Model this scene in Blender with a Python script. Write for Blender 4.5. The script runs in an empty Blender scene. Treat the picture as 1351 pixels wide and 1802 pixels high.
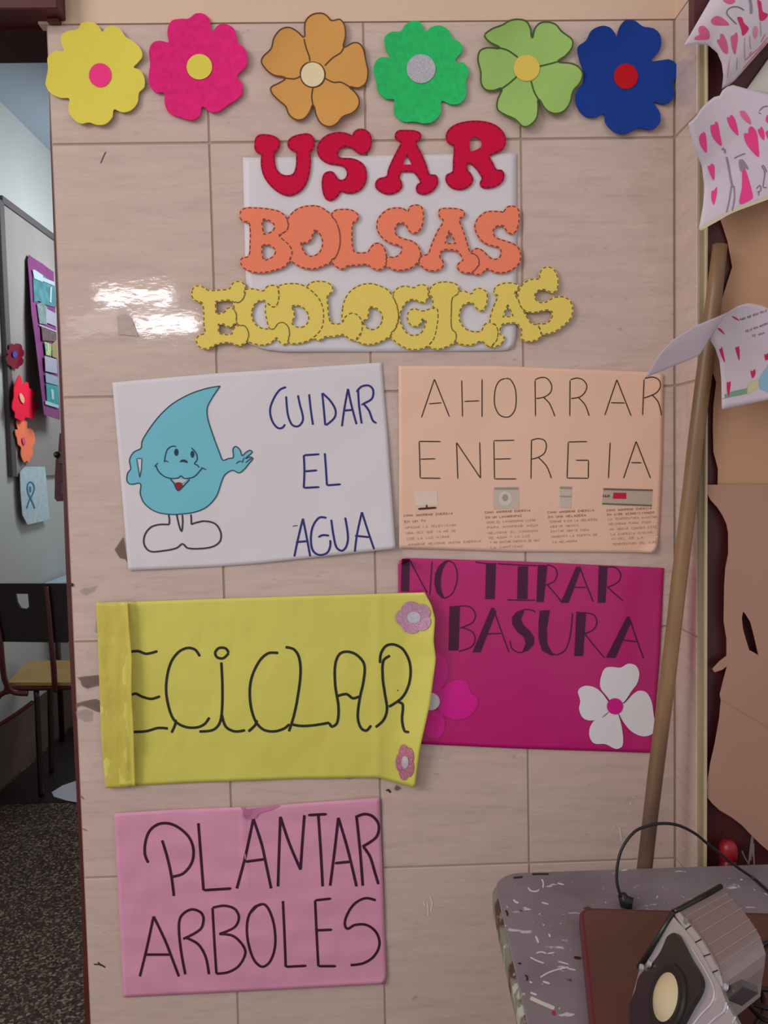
import bpy, math, random
from mathutils import Vector, Matrix, noise
from mathutils.bvhtree import BVHTree
from mathutils.geometry import delaunay_2d_cdt
random.seed(7)

# ------------------------------------------------------------------ camera
W, H, F = 1351.0, 1802.0, 1450.0
CAM = Vector((0.48245, -1.3551, 0.0)); ROW0 = 1.95          # top full grout line of the wall
CAM.z = ROW0 - 0.5178
RX, RY, RZ = 0.0585, -0.0248, -0.02295
def _rot():
    cx, sx = math.cos(RX), math.sin(RX); cy, sy = math.cos(RY), math.sin(RY); cz, sz = math.cos(RZ), math.sin(RZ)
    return (Matrix(((cz, -sz, 0), (sz, cz, 0), (0, 0, 1))) @ Matrix(((cy, 0, sy), (0, 1, 0), (-sy, 0, cy)))
            @ Matrix(((1, 0, 0), (0, cx, -sx), (0, sx, cx))))
RT = _rot().transposed()
def w_of(v):
    d = RT @ Vector(v); return Vector((d.x, d.z, -d.y))
cam_d = bpy.data.cameras.new('camera'); cam = bpy.data.objects.new('camera', cam_d)
bpy.context.scene.collection.objects.link(cam)
r_, u_, b_ = w_of((1, 0, 0)), w_of((0, -1, 0)), -w_of((0, 0, 1))
cam.matrix_world = Matrix(((r_.x, u_.x, b_.x, CAM.x), (r_.y, u_.y, b_.y, CAM.y), (r_.z, u_.z, b_.z, CAM.z), (0, 0, 0, 1)))
cam_d.sensor_fit = 'VERTICAL'; cam_d.sensor_height = 36.0; cam_d.lens = F / H * 36.0
cam_d.clip_start = 0.02; cam_d.clip_end = 50
sc = bpy.context.scene; sc.camera = cam
COL = sc.collection
sc.view_settings.view_transform = 'Standard'; sc.view_settings.look = 'None'
sc.view_settings.gamma = 1.0; sc.view_settings.use_curve_mapping = False
sc.view_settings.exposure = 0.45

def ray(px, py): return w_of(((px - W / 2) / F, (py - H / 2) / F, 1.0))
def aty(px, py, y=0.0):
    d = ray(px, py); return CAM + d * ((y - CAM.y) / d.y)
def atx(px, py, x):
    d = ray(px, py); return CAM + d * ((x - CAM.x) / d.x)
def atz(px, py, z):
    d = ray(px, py); return CAM + d * ((z - CAM.z) / d.z)

# ------------------------------------------------------------------ world and lights
wd = bpy.data.worlds.new('room_light'); sc.world = wd; wd.use_nodes = True
wd.node_tree.nodes['Background'].inputs[0].default_value = (0.80, 0.77, 0.78, 1)
wd.node_tree.nodes['Background'].inputs[1].default_value = 0.52
def area(name, loc, target, sx, sy, power, col):
    l = bpy.data.lights.new(name, 'AREA'); l.shape = 'RECTANGLE'; l.size = sx; l.size_y = sy; l.energy = power; l.color = col
    o = bpy.data.objects.new(name, l); COL.objects.link(o); o.location = loc
    o.rotation_euler = (Vector(target) - Vector(loc)).to_track_quat('-Z', 'Y').to_euler()
    return o
def mirrored(px, py, Y):                       # where the tile at that spot mirrors the far side of the room
    p = aty(px, py); c = Vector((CAM.x, -CAM.y, CAM.z)); d = p - c
    return c + d * ((Y - c.y) / d.y)
def window_light(name, x0, y0, x1, y1, rad, col, Y=-3.4):
    a, b = mirrored(x0, y0, Y), mirrored(x1, y1, Y)
    cx = (a + b) / 2; sx, sy = abs(a.x - b.x), abs(a.z - b.z)
    return area(name, cx, (cx.x, 0, cx.z), sx, sy, rad * sx * sy * math.pi, col)
window_light('high_window_light', 168, 515, 300, 531, 26, (1, .98, .97))
window_light('right_window_light', 232, 560, 345, 583, 22, (.97, .98, 1))
window_light('left_window_light', 112, 558, 206, 588, 2.6, (1, .92, .95))
area('room_daylight', (-2.6, -2.8, 3.1), (0.5, 0, 1.8), 1.6, 1.6, 54, (1.0, 0.95, 0.93))
area('passage_daylight', (-0.3, 3.0, 2.60), (-1.17, 3.2, 2.1), 0.8, 0.5, 15, (0.84, 0.93, 1.0))

# ------------------------------------------------------------------ materials
def lin(c):
    return tuple(((v / 255) / 12.92 if v / 255 <= 0.04045 else ((v / 255 + 0.055) / 1.055) ** 2.4) for v in c) + (1.0,)
M = {}
def mat(name, col, rough=0.6, spec=0.3, metal=0.0, bump=0.0, bscale=200, var=0.0, vscale=8, stretch=(1, 1, 1), col2=None, coat=0, sheen=0):
    if name in M: return M[name]
    m = bpy.data.materials.new(name); m.use_nodes = True; nt = m.node_tree; b = nt.nodes['Principled BSDF']
    b.inputs['Base Color'].default_value = lin(col); b.inputs['Roughness'].default_value = rough
    b.inputs['Specular IOR Level'].default_value = spec; b.inputs['Metallic'].default_value = metal
    if coat: b.inputs['Coat Weight'].default_value = coat; b.inputs['Coat Roughness'].default_value = .15
    tc = nt.nodes.new('ShaderNodeTexCoord'); mp = nt.nodes.new('ShaderNodeMapping'); mp.inputs['Scale'].default_value = stretch
    nt.links.new(tc.outputs['Object'], mp.inputs[0])
    if var or col2:
        n = nt.nodes.new('ShaderNodeTexNoise'); n.inputs['Scale'].default_value = vscale; n.inputs['Detail'].default_value = 6
        r = nt.nodes.new('ShaderNodeValToRGB'); nt.links.new(mp.outputs[0], n.inputs[0]); nt.links.new(n.outputs[0], r.inputs[0])
        c2 = lin(col2) if col2 else tuple(v * (1 - var) for v in lin(col)[:3]) + (1,)
        r.color_ramp.elements[0].position = .35; r.color_ramp.elements[0].color = c2
        r.color_ramp.elements[1].position = .65; r.color_ramp.elements[1].color = lin(col)
        nt.links.new(r.outputs[0], b.inputs['Base Color'])
    if bump:
        n = nt.nodes.new('ShaderNodeTexNoise'); n.inputs['Scale'].default_value = bscale; n.inputs['Detail'].default_value = 3
        bp = nt.nodes.new('ShaderNodeBump'); bp.inputs['Strength'].default_value = bump; bp.inputs['Distance'].default_value = .002
        nt.links.new(mp.outputs[0], n.inputs[0]); nt.links.new(n.outputs[0], bp.inputs['Height']); nt.links.new(bp.outputs[0], b.inputs['Normal'])
    M[name] = m; return m
def N(m, t, **k):
    n = m.node_tree.nodes.new(t)
    for a, v in k.items(): setattr(n, a, v)
    return n
def tile_material():
    m = mat('travertine_tile', (196, 176, 164), rough=.05, spec=.42); nt = m.node_tree; b = nt.nodes['Principled BSDF']; L = nt.links.new
    tc = N(m, 'ShaderNodeTexCoord'); oi = N(m, 'ShaderNodeObjectInfo')
    mul = N(m, 'ShaderNodeMath', operation='MULTIPLY'); mul.inputs[1].default_value = 37.0; L(oi.outputs['Random'], mul.inputs[0])
    add = N(m, 'ShaderNodeVectorMath', operation='ADD'); L(tc.outputs['Object'], add.inputs[0]); L(mul.outputs[0], add.inputs[1])
    def streak(sx, sz, scale, lo, hi, detail=6):
        mp = N(m, 'ShaderNodeMapping'); mp.inputs['Scale'].default_value = (sx, sx, sz); L(add.outputs[0], mp.inputs[0])
        n = N(m, 'ShaderNodeTexNoise'); n.inputs['Scale'].default_value = scale; n.inputs['Detail'].default_value = detail; n.inputs['Roughness'].default_value = .6
        L(mp.outputs[0], n.inputs[0]); r = N(m, 'ShaderNodeMapRange'); r.inputs[1].default_value = lo; r.inputs[2].default_value = hi
        L(n.outputs[0], r.inputs[0]); return r.outputs[0]
    def mix(f, a, c, amt):
        x = N(m, 'ShaderNodeMix', data_type='RGBA'); k = N(m, 'ShaderNodeMath', operation='MULTIPLY'); k.inputs[1].default_value = amt
        L(f, k.inputs[0]); L(k.outputs[0], x.inputs[0])
        if isinstance(a, tuple): x.inputs[6].default_value = lin(a)
        else: L(a, x.inputs[6])
        x.inputs[7].default_value = lin(c); return x.outputs[2]
    c = mix(streak(1, 9, 5, .35, .65), (204, 180, 168), (190, 167, 156), .7)
    c = mix(streak(1, 7, 16, .50, .72), c, (174, 151, 139), .45)
    c = mix(streak(1, 3, 60, .56, .70), c, (210, 187, 172), .35)
    c = mix(streak(1, 2.2, 38, .66, .74), c, (142, 124, 116), .6)
    L(c, b.inputs['Base Color'])
    n = N(m, 'ShaderNodeTexNoise'); mp = N(m, 'ShaderNodeMapping'); mp.inputs['Scale'].default_value = (1, 1, 2.0); L(add.outputs[0], mp.inputs[0])
    L(mp.outputs[0], n.inputs[0]); n.inputs['Scale'].default_value = 26; n.inputs['Detail'].default_value = 5
    bp = N(m, 'ShaderNodeBump'); bp.inputs['Strength'].default_value = .085; bp.inputs['Distance'].default_value = .0020
    L(n.outputs[0], bp.inputs['Height']); L(bp.outputs[0], b.inputs['Normal'])
    return m
def terrazzo():
    m = mat('terrazzo', (60, 52, 48), rough=.35, spec=.4); nt = m.node_tree; b = nt.nodes['Principled BSDF']; L = nt.links.new
    tc = N(m, 'ShaderNodeTexCoord'); v = N(m, 'ShaderNodeTexVoronoi'); v.inputs['Scale'].default_value = 150; L(tc.outputs['Object'], v.inputs[0])
    r = N(m, 'ShaderNodeValToRGB'); e = r.color_ramp.elements; r.color_ramp.interpolation = 'CONSTANT'
    e[0].color = lin((58, 44, 38)); e[1].color = lin((112, 92, 76)); e[1].position = .35
    for p, c in ((.55, (74, 56, 48)), (.72, (140, 124, 106)), (.82, (36, 28, 26))):
        k = e.new(p); k.color = lin(c)
    sep = N(m, 'ShaderNodeSeparateColor'); L(v.outputs['Color'], sep.inputs[0]); L(sep.outputs[0], r.inputs[0]); L(r.outputs[0], b.inputs['Base Color'])
    return m
def glitter(name, col):
    m = mat(name, col, rough=.35, spec=.6, metal=.35); nt = m.node_tree; b = nt.nodes['Principled BSDF']; L = nt.links.new
    tc = N(m, 'ShaderNodeTexCoord'); v = N(m, 'ShaderNodeTexVoronoi'); v.inputs['Scale'].default_value = 700; L(tc.outputs['Object'], v.inputs[0])
    mx = N(m, 'ShaderNodeMix', data_type='RGBA'); mx.inputs[0].default_value = .25; mx.inputs[6].default_value = lin(col); L(v.outputs['Color'], mx.inputs[7])
    L(mx.outputs[2], b.inputs['Base Color'])
    bp = N(m, 'ShaderNodeBump'); bp.inputs['Strength'].default_value = .9; bp.inputs['Distance'].default_value = .002
    sp = N(m, 'ShaderNodeSeparateColor'); L(v.outputs['Color'], sp.inputs[0]); L(sp.outputs[0], bp.inputs['Height']); L(bp.outputs[0], b.inputs['Normal'])
    return m
def chipped(name, base, spots, rough=.5):
    """painted surface with worn-through layers and spatters, each a shape of its own"""
    m = mat(name, base, rough=rough, spec=.35); nt = m.node_tree; b = nt.nodes['Principled BSDF']; L = nt.links.new
    tc = N(m, 'ShaderNodeTexCoord'); prev = None
    for (c, sc_, lo, hi, st) in spots:
        mp = N(m, 'ShaderNodeMapping'); mp.inputs['Scale'].default_value = st; mp.inputs['Location'].default_value = (sc_ * .37, lo * 9, hi * 5)
        n = N(m, 'ShaderNodeTexNoise'); n.inputs['Scale'].default_value = sc_; n.inputs['Detail'].default_value = 5
        L(tc.outputs['Object'], mp.inputs[0]); L(mp.outputs[0], n.inputs[0])
        r = N(m, 'ShaderNodeMapRange'); r.inputs[1].default_value = lo; r.inputs[2].default_value = hi; L(n.outputs[0], r.inputs[0])
        x = N(m, 'ShaderNodeMix', data_type='RGBA'); L(r.outputs[0], x.inputs[0]); x.inputs[7].default_value = lin(c)
        if prev is None: x.inputs[6].default_value = lin(base)
        else: L(prev, x.inputs[6])
        prev = x.outputs[2]
    L(prev, b.inputs['Base Color']); return m

# ------------------------------------------------------------------ object helpers
def mesh_obj(name, vs, fs, m, parent=None, smooth=False, mats=None):
    me = bpy.data.meshes.new(name); me.from_pydata([tuple(v) for v in vs], [], fs); me.update()
    if m: me.materials.append(m)
    if smooth:
        for p in me.polygons: p.use_smooth = True
    o = bpy.data.objects.new(name, me); COL.objects.link(o)
    if parent is not None:
        o.parent = parent
        o.matrix_parent_inverse = Matrix.Translation(parent.location).inverted() if parent.type == 'EMPTY' else Matrix()
    return o
def thing(name, label, cat, loc, group=None):
    o = bpy.data.objects.new(name, None); COL.objects.link(o); o.location = loc; o.empty_display_size = .02
    o['label'] = label; o['category'] = cat
    if group: o['group'] = group
    return o
def tag(o, label, cat, group=None):
    o['label'] = label; o['category'] = cat
    if group: o['group'] = group
    return o
def struct(o, label=None):
    o['kind'] = 'structure'
    if label: o['label'] = label
    return o
class MB:
    def __init__(s): s.v = []; s.f = []
    def add(s, vs, fs):
        n = len(s.v); s.v += [Vector(v) for v in vs]; s.f += [tuple(i + n for i in f) for f in fs]; return s
    def box(s, a, b, bev=0.0):
        x0, y0, z0 = a; x1, y1, z1 = b
        if bev <= 0:
            return s.add([(x0, y0, z0), (x1, y0, z0), (x1, y1, z0), (x0, y1, z0), (x0, y0, z1), (x1, y0, z1), (x1, y1, z1), (x0, y1, z1)],
                         [(0, 3, 2, 1), (4, 5, 6, 7), (0, 1, 5, 4), (1, 2, 6, 5), (2, 3, 7, 6), (3, 0, 4, 7)])
        c = bev   # chamfered box
        P = []
        for X, sx in ((x0, 1), (x1, -1)):
            for Y, sy in ((y0, 1), (y1, -1)):
                for Z, sz in ((z0, 1), (z1, -1)):
                    P += [(X, Y + c * sy, Z + c * sz), (X + c * sx, Y, Z + c * sz), (X + c * sx, Y + c * sy, Z)]
        def i(a, b_, c_, k): return (a * 4 + b_ * 2 + c_) * 3 + k
        f = []
        for a_ in (0, 1):
            f.append((i(a_, 0, 0, 0), i(a_, 1, 0, 0), i(a_, 1, 1, 0), i(a_, 0, 1, 0)))
            f.append((i(0, a_, 0, 1), i(1, a_, 0, 1), i(1, a_, 1, 1), i(0, a_, 1, 1)))
            f.append((i(0, 0, a_, 2), i(1, 0, a_, 2), i(1, 1, a_, 2), i(0, 1, a_, 2)))
        for a_ in (0, 1):
            for b2 in (0, 1):
                f.append((i(a_, b2, 0, 0), i(a_, b2, 1, 0), i(a_, b2, 1, 1), i(a_, b2, 0, 1)))
                f.append((i(a_, 0, b2, 0), i(a_, 1, b2, 0), i(a_, 1, b2, 2), i(a_, 0, b2, 2)))
                f.append((i(0, a_, b2, 1), i(1, a_, b2, 1), i(1, a_, b2, 2), i(0, a_, b2, 2)))
                for c2 in (0, 1): f.append((i(a_, b2, c2, 0), i(a_, b2, c2, 1), i(a_, b2, c2, 2)))
        return s.add(P, f)
    def tube(s, pts, r, n=10, caps=True):
        pts = [Vector(p) for p in pts]; R = r if isinstance(r, (list, tuple)) else [r] * len(pts)
        t0 = (pts[1] - pts[0]).normalized(); up = Vector((0, 0, 1)) if abs(t0.z) < .9 else Vector((1, 0, 0))
        a = t0.cross(up).normalized(); vs = []; k = len(pts)
        for j, p in enumerate(pts):
            t = (pts[min(j + 1, k - 1)] - pts[max(j - 1, 0)]).normalized()
            a = (a - t * a.dot(t)).normalized(); b = t.cross(a)
            for q in range(n):
                an = 2 * math.pi * q / n; vs.append(p + a * (R[j] * math.cos(an)) + b * (R[j] * math.sin(an)))
        fs = [(j * n + q, j * n + (q + 1) % n, (j + 1) * n + (q + 1) % n, (j + 1) * n + q) for j in range(k - 1) for q in range(n)]
        if caps: fs += [tuple(range(n))[::-1], tuple((k - 1) * n + q for q in range(n))]
        return s.add(vs, fs)
    def lathe(s, prof, c, n=24, ax=(0, 0, 1)):
        ax = Vector(ax).normalized(); u = ax.cross(Vector((0, 1, 0)) if abs(ax.y) < .9 else Vector((1, 0, 0))).normalized(); v = ax.cross(u)
        vs = [Vector(c) + ax * h + (u * math.cos(2 * math.pi * q / n) + v * math.sin(2 * math.pi * q / n)) * r for r, h in prof for q in range(n)]
        fs = [(j * n + q, j * n + (q + 1) % n, (j + 1) * n + (q + 1) % n, (j + 1) * n + q) for j in range(len(prof) - 1) for q in range(n)]
        return s.add(vs, fs)
    def obj(s, name, m, parent=None, smooth=False): return mesh_obj(name, s.v, s.f, m, parent, smooth)

CROP = dict(P=(0, 0, 1), A=(0, 0, 2.937), B=(440, 0, 2.937), C=(830, 0, 2.593), D=(320, 200, 3.7528), E=(660, 200, 3.7528), F=(190, 620, 2.649),
            G=(680, 620, 2.649), H=(150, 1020, 2.1444), I=(680, 960, 2.598), J=(190, 1390, 2.649), K=(860, 1400, 2.7515), L=(1150, 0, 4.0955),
            M=(1110, 380, 3.755), N=(1110, 820, 2.860), O=(0, 420, 5.3), Q=(0, 640, 5.631), R=(0, 980, 4.094), S=(1100, 1530, 5.382),
            T=(820, 1500, 4.825), U=(1200, 1380, 8.19), V=(1180, 0, 7.509), X=(690, 1040, 5.0), Y=(125, 1160, 12.87))
def pts(s, crop='P'):
    x0, y0, k = CROP[crop]; out = []
    for t in s.split():
        a, b = t.split(','); out.append((x0 + float(a) / k, y0 + float(b) / k))
    return out
def smooth(p, closed=True, step=3.0):
    n = len(p); out = []
    if n < 3 and not closed:
        a, b = p[0], p[-1]; k = max(2, int(math.dist(a, b) / step))
        return [(a[0] + (b[0] - a[0]) * i / k, a[1] + (b[1] - a[1]) * i / k) for i in range(k + 1)]
    for i in range(n if closed else n - 1):
        if closed: p0, p1, p2, p3 = p[i - 1], p[i], p[(i + 1) % n], p[(i + 2) % n]
        else: p0, p1, p2, p3 = p[max(i - 1, 0)], p[i], p[i + 1], p[min(i + 2, n - 1)]
        d = math.dist(p1, p2)
        if d < 1e-6: continue
        k = max(1, int(round(d / step)))
        # centripetal-like tangents, limited so that corners stay tight
        def tan(a, b, c):
            la, lc = math.dist(a, b) + 1e-9, math.dist(b, c) + 1e-9
            if la < 1e-6 or lc < 1e-6: return (0, 0)
            s_ = min(la, lc) * 1.0
            tx, ty = (c[0] - a[0]) / (la + lc), (c[1] - a[1]) / (la + lc)
            return (tx * d, ty * d)
        m1, m2 = tan(p0, p1, p2), tan(p1, p2, p3)
        for j in range(k):
            t = j / k; a = 2 * t ** 3 - 3 * t * t + 1; b = t ** 3 - 2 * t * t + t; c = -2 * t ** 3 + 3 * t * t; e = t ** 3 - t * t
            out.append(tuple(a * p1[q] + b * m1[q] + c * p2[q] + e * m2[q] for q in (0, 1)))
    if not closed: out.append(p[-1])
    return out
def dens(p, step, closed=True):
    out = []; n = len(p)
    for i in range(n if closed else n - 1):
        a, b = p[i], p[(i + 1) % n]; k = max(1, int(round(math.dist(a, b) / step)))
        out += [(a[0] + (b[0] - a[0]) * j / k, a[1] + (b[1] - a[1]) * j / k) for j in range(k)]
    if not closed: out.append(p[-1])
    return out
def ell(cx, cy, rx, ry, crop='P', n=28, rot=0):
    x0, y0, k = CROP[crop]; c, s = math.cos(rot), math.sin(rot)
    return [(x0 + (cx + rx * math.cos(t) * c - ry * math.sin(t) * s) / k, y0 + (cy + rx * math.cos(t) * s + ry * math.sin(t) * c) / k) for t in [2 * math.pi * i / n for i in range(n)]]
def sarea(p): return sum(p[i - 1][0] * p[i][1] - p[i][0] * p[i - 1][1] for i in range(len(p))) / 2
def grow(p, d):
    s = 1 if sarea(p) > 0 else -1; n = len(p); out = []
    for i in range(n):
        a, b = p[(i - 2) % n], p[(i + 2) % n]; l = math.dist(a, b) or 1
        out.append((p[i][0] + s * d * (b[1] - a[1]) / l, p[i][1] - s * d * (b[0] - a[0]) / l))
    return out
def inside(x, y, poly):
    c = False; j = len(poly) - 1
    for i in range(len(poly)):
        xi, yi = poly[i]; xj, yj = poly[j]
        if (yi > y) != (yj > y) and x < (xj - xi) * (y - yi) / (yj - yi) + xi: c = not c
        j = i
    return c
def tri2d(outer, holes=(), grid=0):
    vs = []; ed = []
    for lp in (outer,) + tuple(holes):
        n = len(vs); vs += [Vector(p) for p in lp]; ed += [(n + i, n + (i + 1) % len(lp)) for i in range(len(lp))]
    if grid:
        xs = [p[0] for p in outer]; ys = [p[1] for p in outer]; y = min(ys) + grid / 2; r = 0
        bd = list(vs)
        while y < max(ys):
            x = min(xs) + (grid / 2 if r % 2 else 0)
            while x < max(xs):
                if inside(x, y, outer) and not any(inside(x, y, h) for h in holes) and all(abs(b.x - x) + abs(b.y - y) > grid * .45 for b in bd): vs.append(Vector((x, y)))
                x += grid
            y += grid; r += 1
    rv, re, rf, *_ = delaunay_2d_cdt(vs, ed, [], 0, 1e-5)
    tf = []
    for f in rf:
        cx = sum(rv[i].x for i in f) / 3; cy = sum(rv[i].y for i in f) / 3
        if inside(cx, cy, outer) and not any(inside(cx, cy, h) for h in holes): tf.append(tuple(f))
    return [(v.x, v.y) for v in rv], tf

class Surf:
    """a built sheet or cutout, for laying marks on it"""
    def __init__(s, vs, fs): s.t = BVHTree.FromPolygons([tuple(v) for v in vs], fs); s.k = 0
    def hit(s, px, py, off, fb=None):
        d = ray(px, py); h = s.t.ray_cast(CAM, d)
        if h[0] is None:
            if fb is None: return None
            p = CAM + d * fb
        else: p = h[0]
        dn = d.normalized(); s.last = (p - CAM).length / d.length
        return p - dn * off
def shell(name, P2, T, posf, thick, m, parent):
    """front face from 2-D triangles, a back face and side walls"""
    fr = [posf(x, y, 0) for x, y in P2]; bk = [posf(x, y, thick) for x, y in P2]; n = len(P2)
    from collections import Counter
    c = {}
    for f in T:
        for i in range(3):
            e = (f[i], f[(i + 1) % 3]); c[e] = 1
    sides = [(b, a, a + n, b + n) for (a, b) in c if (b, a) not in c]
    fs = list(T) + [tuple(i + n for i in f)[::-1] for f in T] + sides
    o = mesh_obj(name, fr + bk, fs, m, parent)
    return o, Surf(fr, T)
def cutout(name, out, m, h=lambda x, z: .001, thick=.002, parent=None, holes=(), grid=10, yb=0.0):
    """flat piece cut from sheet material lying on the plane y = yb, front at y = yb-h-thick"""
    P2, T = tri2d(out, holes, grid)
    def pos(x, y, back):
        p = aty(x, y, yb - .003)
        for _ in range(3): p = aty(x, y, yb - h(p.x, p.z) - thick)
        if back: p = Vector((p.x, p.y + thick, p.z))
        return p
    return shell(name, P2, T, pos, thick, m, parent)
def ribbon(surf, line, w, mb, off=.0004, taper=True, widths=None):
    n = len(line); L = []; R = []; surf.k += 1; off = off + (surf.k % 24) * 1.2e-5; last = None
    for i in range(n):
        a, b = line[max(i - 1, 0)], line[min(i + 1, n - 1)]; l = math.dist(a, b) or 1; nx, ny = -(b[1] - a[1]) / l, (b[0] - a[0]) / l
        hw = (widths[i] if widths else w) / 2
        if taper and n > 2 and i in (0, n - 1): hw *= .55
        c = surf.hit(line[i][0], line[i][1], off, last)
        if c is None: continue
        last = surf.last
        p1 = surf.hit(line[i][0] + nx * hw, line[i][1] + ny * hw, off, last); p2 = surf.hit(line[i][0] - nx * hw, line[i][1] - ny * hw, off, last)
        L.append(p1); R.append(p2)
    k = len(L)
    if k > 1: mb.add(L + R, [(i, i + 1, k + i + 1, k + i) for i in range(k - 1)])
def strokes(name, surf, data, crop, w, m, parent, step=3.0, off=.0004, straight=False):
    mb = MB(); k = CROP[crop][2]
    for s in data.split(';'):
        s = s.strip()
        if not s: continue
        p = pts(s, crop); p = smooth(p, False, step) if not straight else dens(p, step, False)
        ribbon(surf, p, w / k, mb, off)
    return mb.obj(name, m, parent)
def letters(surf, data, crop, w, m, parent, gap=4.0, name='written_letter', step=3.0):
    """one part per handwritten letter: strokes that touch belong to the same letter"""
    k = CROP[crop][2]; L = [smooth(pts(q.strip(), crop), False, step) for q in data.split(';') if q.strip()]; grp = list(range(len(L)))
    for i in range(len(L)):
        for j in range(i):
            if grp[i] != grp[j] and any(math.dist(a, b) < gap for a in L[i] for b in L[j]):
                g = grp[i]; grp = [grp[j] if q == g else q for q in grp]
    for g in sorted(set(grp)):
        mb = MB()
        for i, p in enumerate(L):
            if grp[i] == g: ribbon(surf, p, w / k, mb, .0004)
        mb.obj(name, m, parent)
def fill(name, surf, poly, m, parent, off=.0003, grid=12, holes=()):
    P2, T = tri2d(poly, holes, grid); surf.k += 1; off += (surf.k % 24) * 1.2e-5
    c = surf.hit(sum(p[0] for p in poly) / len(poly), sum(p[1] for p in poly) / len(poly), off); fb = surf.last if c is not None else None
    vs = []
    for x, y in P2:
        q = surf.hit(x, y, off, fb)
        if q is None: q = aty(x, y, 0)
        fb = surf.last if q is not None else fb; vs.append(q)
    return mesh_obj(name, vs, T, m, parent)
def dashes(name, surf, loops, on, offg, w, m, parent, inset=0.0):
    mb = MB()
    for lp in loops:
        q = grow(lp, -inset) if inset else lp
        q = dens(q, 1.2); q.append(q[0]); acc = 0; cur = []
        for i in range(1, len(q)):
            acc += math.dist(q[i - 1], q[i]); ph = acc % (on + offg)
            if ph < on: cur.append(q[i])
            else:
                if len(cur) > 2: ribbon(surf, cur[::2] + ([cur[-1]] if len(cur) % 2 == 0 else []), w, mb, taper=False)
                cur = []
        if len(cur) > 2: ribbon(surf, cur, w, mb, taper=False)
    return mb.obj(name, m, parent)
def ncurl(amp, sc_, seed=0):
    return lambda x, z: amp * (noise.noise((x * sc_ + seed * 7.1, z * sc_, seed * 3.3)) + .9)
def coons(T_, R_, B_, L_, nu, nv):
    """T_, B_ run left to right, L_, R_ top to bottom; lists of (px,py,y); returns grid"""
    def samp(l, n):
        d = [0]
        for i in range(1, len(l)): d.append(d[-1] + math.dist(l[i][:2], l[i - 1][:2]) + 1e-9)
        out = []
        for j in range(n + 1):
            t = d[-1] * j / n; i = 1
            while i < len(l) - 1 and d[i] < t: i += 1
            k = (t - d[i - 1]) / (d[i] - d[i - 1]); out.append([l[i - 1][q] + (l[i][q] - l[i - 1][q]) * k for q in range(3)])
        return out
    t, b, l, r = samp(T_, nu), samp(B_, nu), samp(L_, nv), samp(R_, nv); G = []; dmx = max(p[2] for p in T_ + R_ + B_ + L_)
    for j in range(nv + 1):
        v = j / nv; row = []
        for i in range(nu + 1):
            u = i / nu
            e_ = [(1 - v) * t[i][q] + v * b[i][q] + (1 - u) * l[j][q] + u * r[j][q] - ((1 - u) * (1 - v) * t[0][q] + u * (1 - v) * t[-1][q] + (1 - u) * v * b[0][q] + u * v * b[-1][q]) for q in range(3)]
            e_[2] = min(e_[2], dmx); row.append(e_)
        G.append(row)
    return G
def sheet(name, grids, m, parent, dh=None, thick=.0004):
    """paper sheet from one or more coons grids of (px,py,y)"""
    vs = []; fs = []; sides = []; idx = {}
    for G in grids:
        nv, nu = len(G) - 1, len(G[0]) - 1; ids = []
        for j, row in enumerate(G):
            for i, (x, y, d) in enumerate(row):
                key = (round(x, 3), round(y, 3), round(d, 5))
                if key not in idx:
                    dd = d - (dh(i / nu, j / nv, x, y) if dh else 0); idx[key] = len(vs); vs.append(aty(x, y, dd))
                ids.append(idx[key])
        for j in range(nv):
            for i in range(nu):
                a = j * (nu + 1) + i; fs.append((ids[a + nu + 1], ids[a + nu + 2], ids[a + 1], ids[a]))
    n = len(vs); e = {}
    for f in fs:
        for i in range(4): e[(f[i], f[(i + 1) % 4])] = 1
    sides = [(b, a, a + n, b + n) for (a, b) in e if (b, a) not in e]
    bk = [v + Vector((0, thick, 0)) for v in vs]
    o = mesh_obj(name, vs + bk, fs + [tuple(i + n for i in f)[::-1] for f in fs] + sides, m, parent, smooth=False)
    for i, p in enumerate(o.data.polygons): p.use_smooth = i < 2 * len(fs)
    return o, Surf(vs, fs)
def polyline(s, crop, y): return [(a, b, y) for a, b in pts(s, crop)]

# ------------------------------------------------------------------ the tiled wall
TILE = tile_material()
GROUT = mat('grout', (166, 146, 130), rough=.9, bump=.3, bscale=300)
CREAM = mat('cream_wall_paint', (214, 184, 160), rough=.6, spec=.3, bump=.15, bscale=90, var=.04, vscale=5)
DRED = mat('dark_red_paint', (86, 30, 30), rough=.45, spec=.4, var=.25, vscale=14, bump=.2, bscale=60)
TOPZ = aty(640, 38).z; XR = 1.0
RD = atx(1226, 690, XR).y                                   # depth of the narrow side return (negative: towards the camera)
wall = struct(MB().box((0.0, .0016, -.02), (XR + .012, .16, TOPZ)).obj('wall_back', GROUT), 'pier between two doorways, clad in glossy beige travertine tiles')
def tile(x0, x1, z0, z1, parent, face='y', y0=0, y1=0):
    g = .0016; cx, cz = (x0 + x1) / 2, (z0 + z1) / 2; j = .0003
    if face == 'y':
        o = MB().box((x0 + g - cx, 0, z0 + g - cz), (x1 - g - cx, .006, z1 - g - cz), .0009).obj('tile', TILE)
        o.location = (cx, random.uniform(-j, j) * .5, cz); o.rotation_euler = (random.uniform(-.0012, .0012), 0, random.uniform(-.0015, .0015))
    else:
        cy = (y0 + y1) / 2
        o = MB().box((0, y0 + g - cy, z0 + g - cz), (.006, y1 - g - cy, z1 - g - cz), .0009).obj('tile', TILE)
        o.location = (XR, cy, cz)
    o.parent = parent; o['_t'] = 1; del o['_t']
    return o
rows = [(ROW0, TOPZ)] + [(max(ROW0 - .4 * (k + 1), 0.0), ROW0 - .4 * k) for k in range(5)]
tiles = {}
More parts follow.
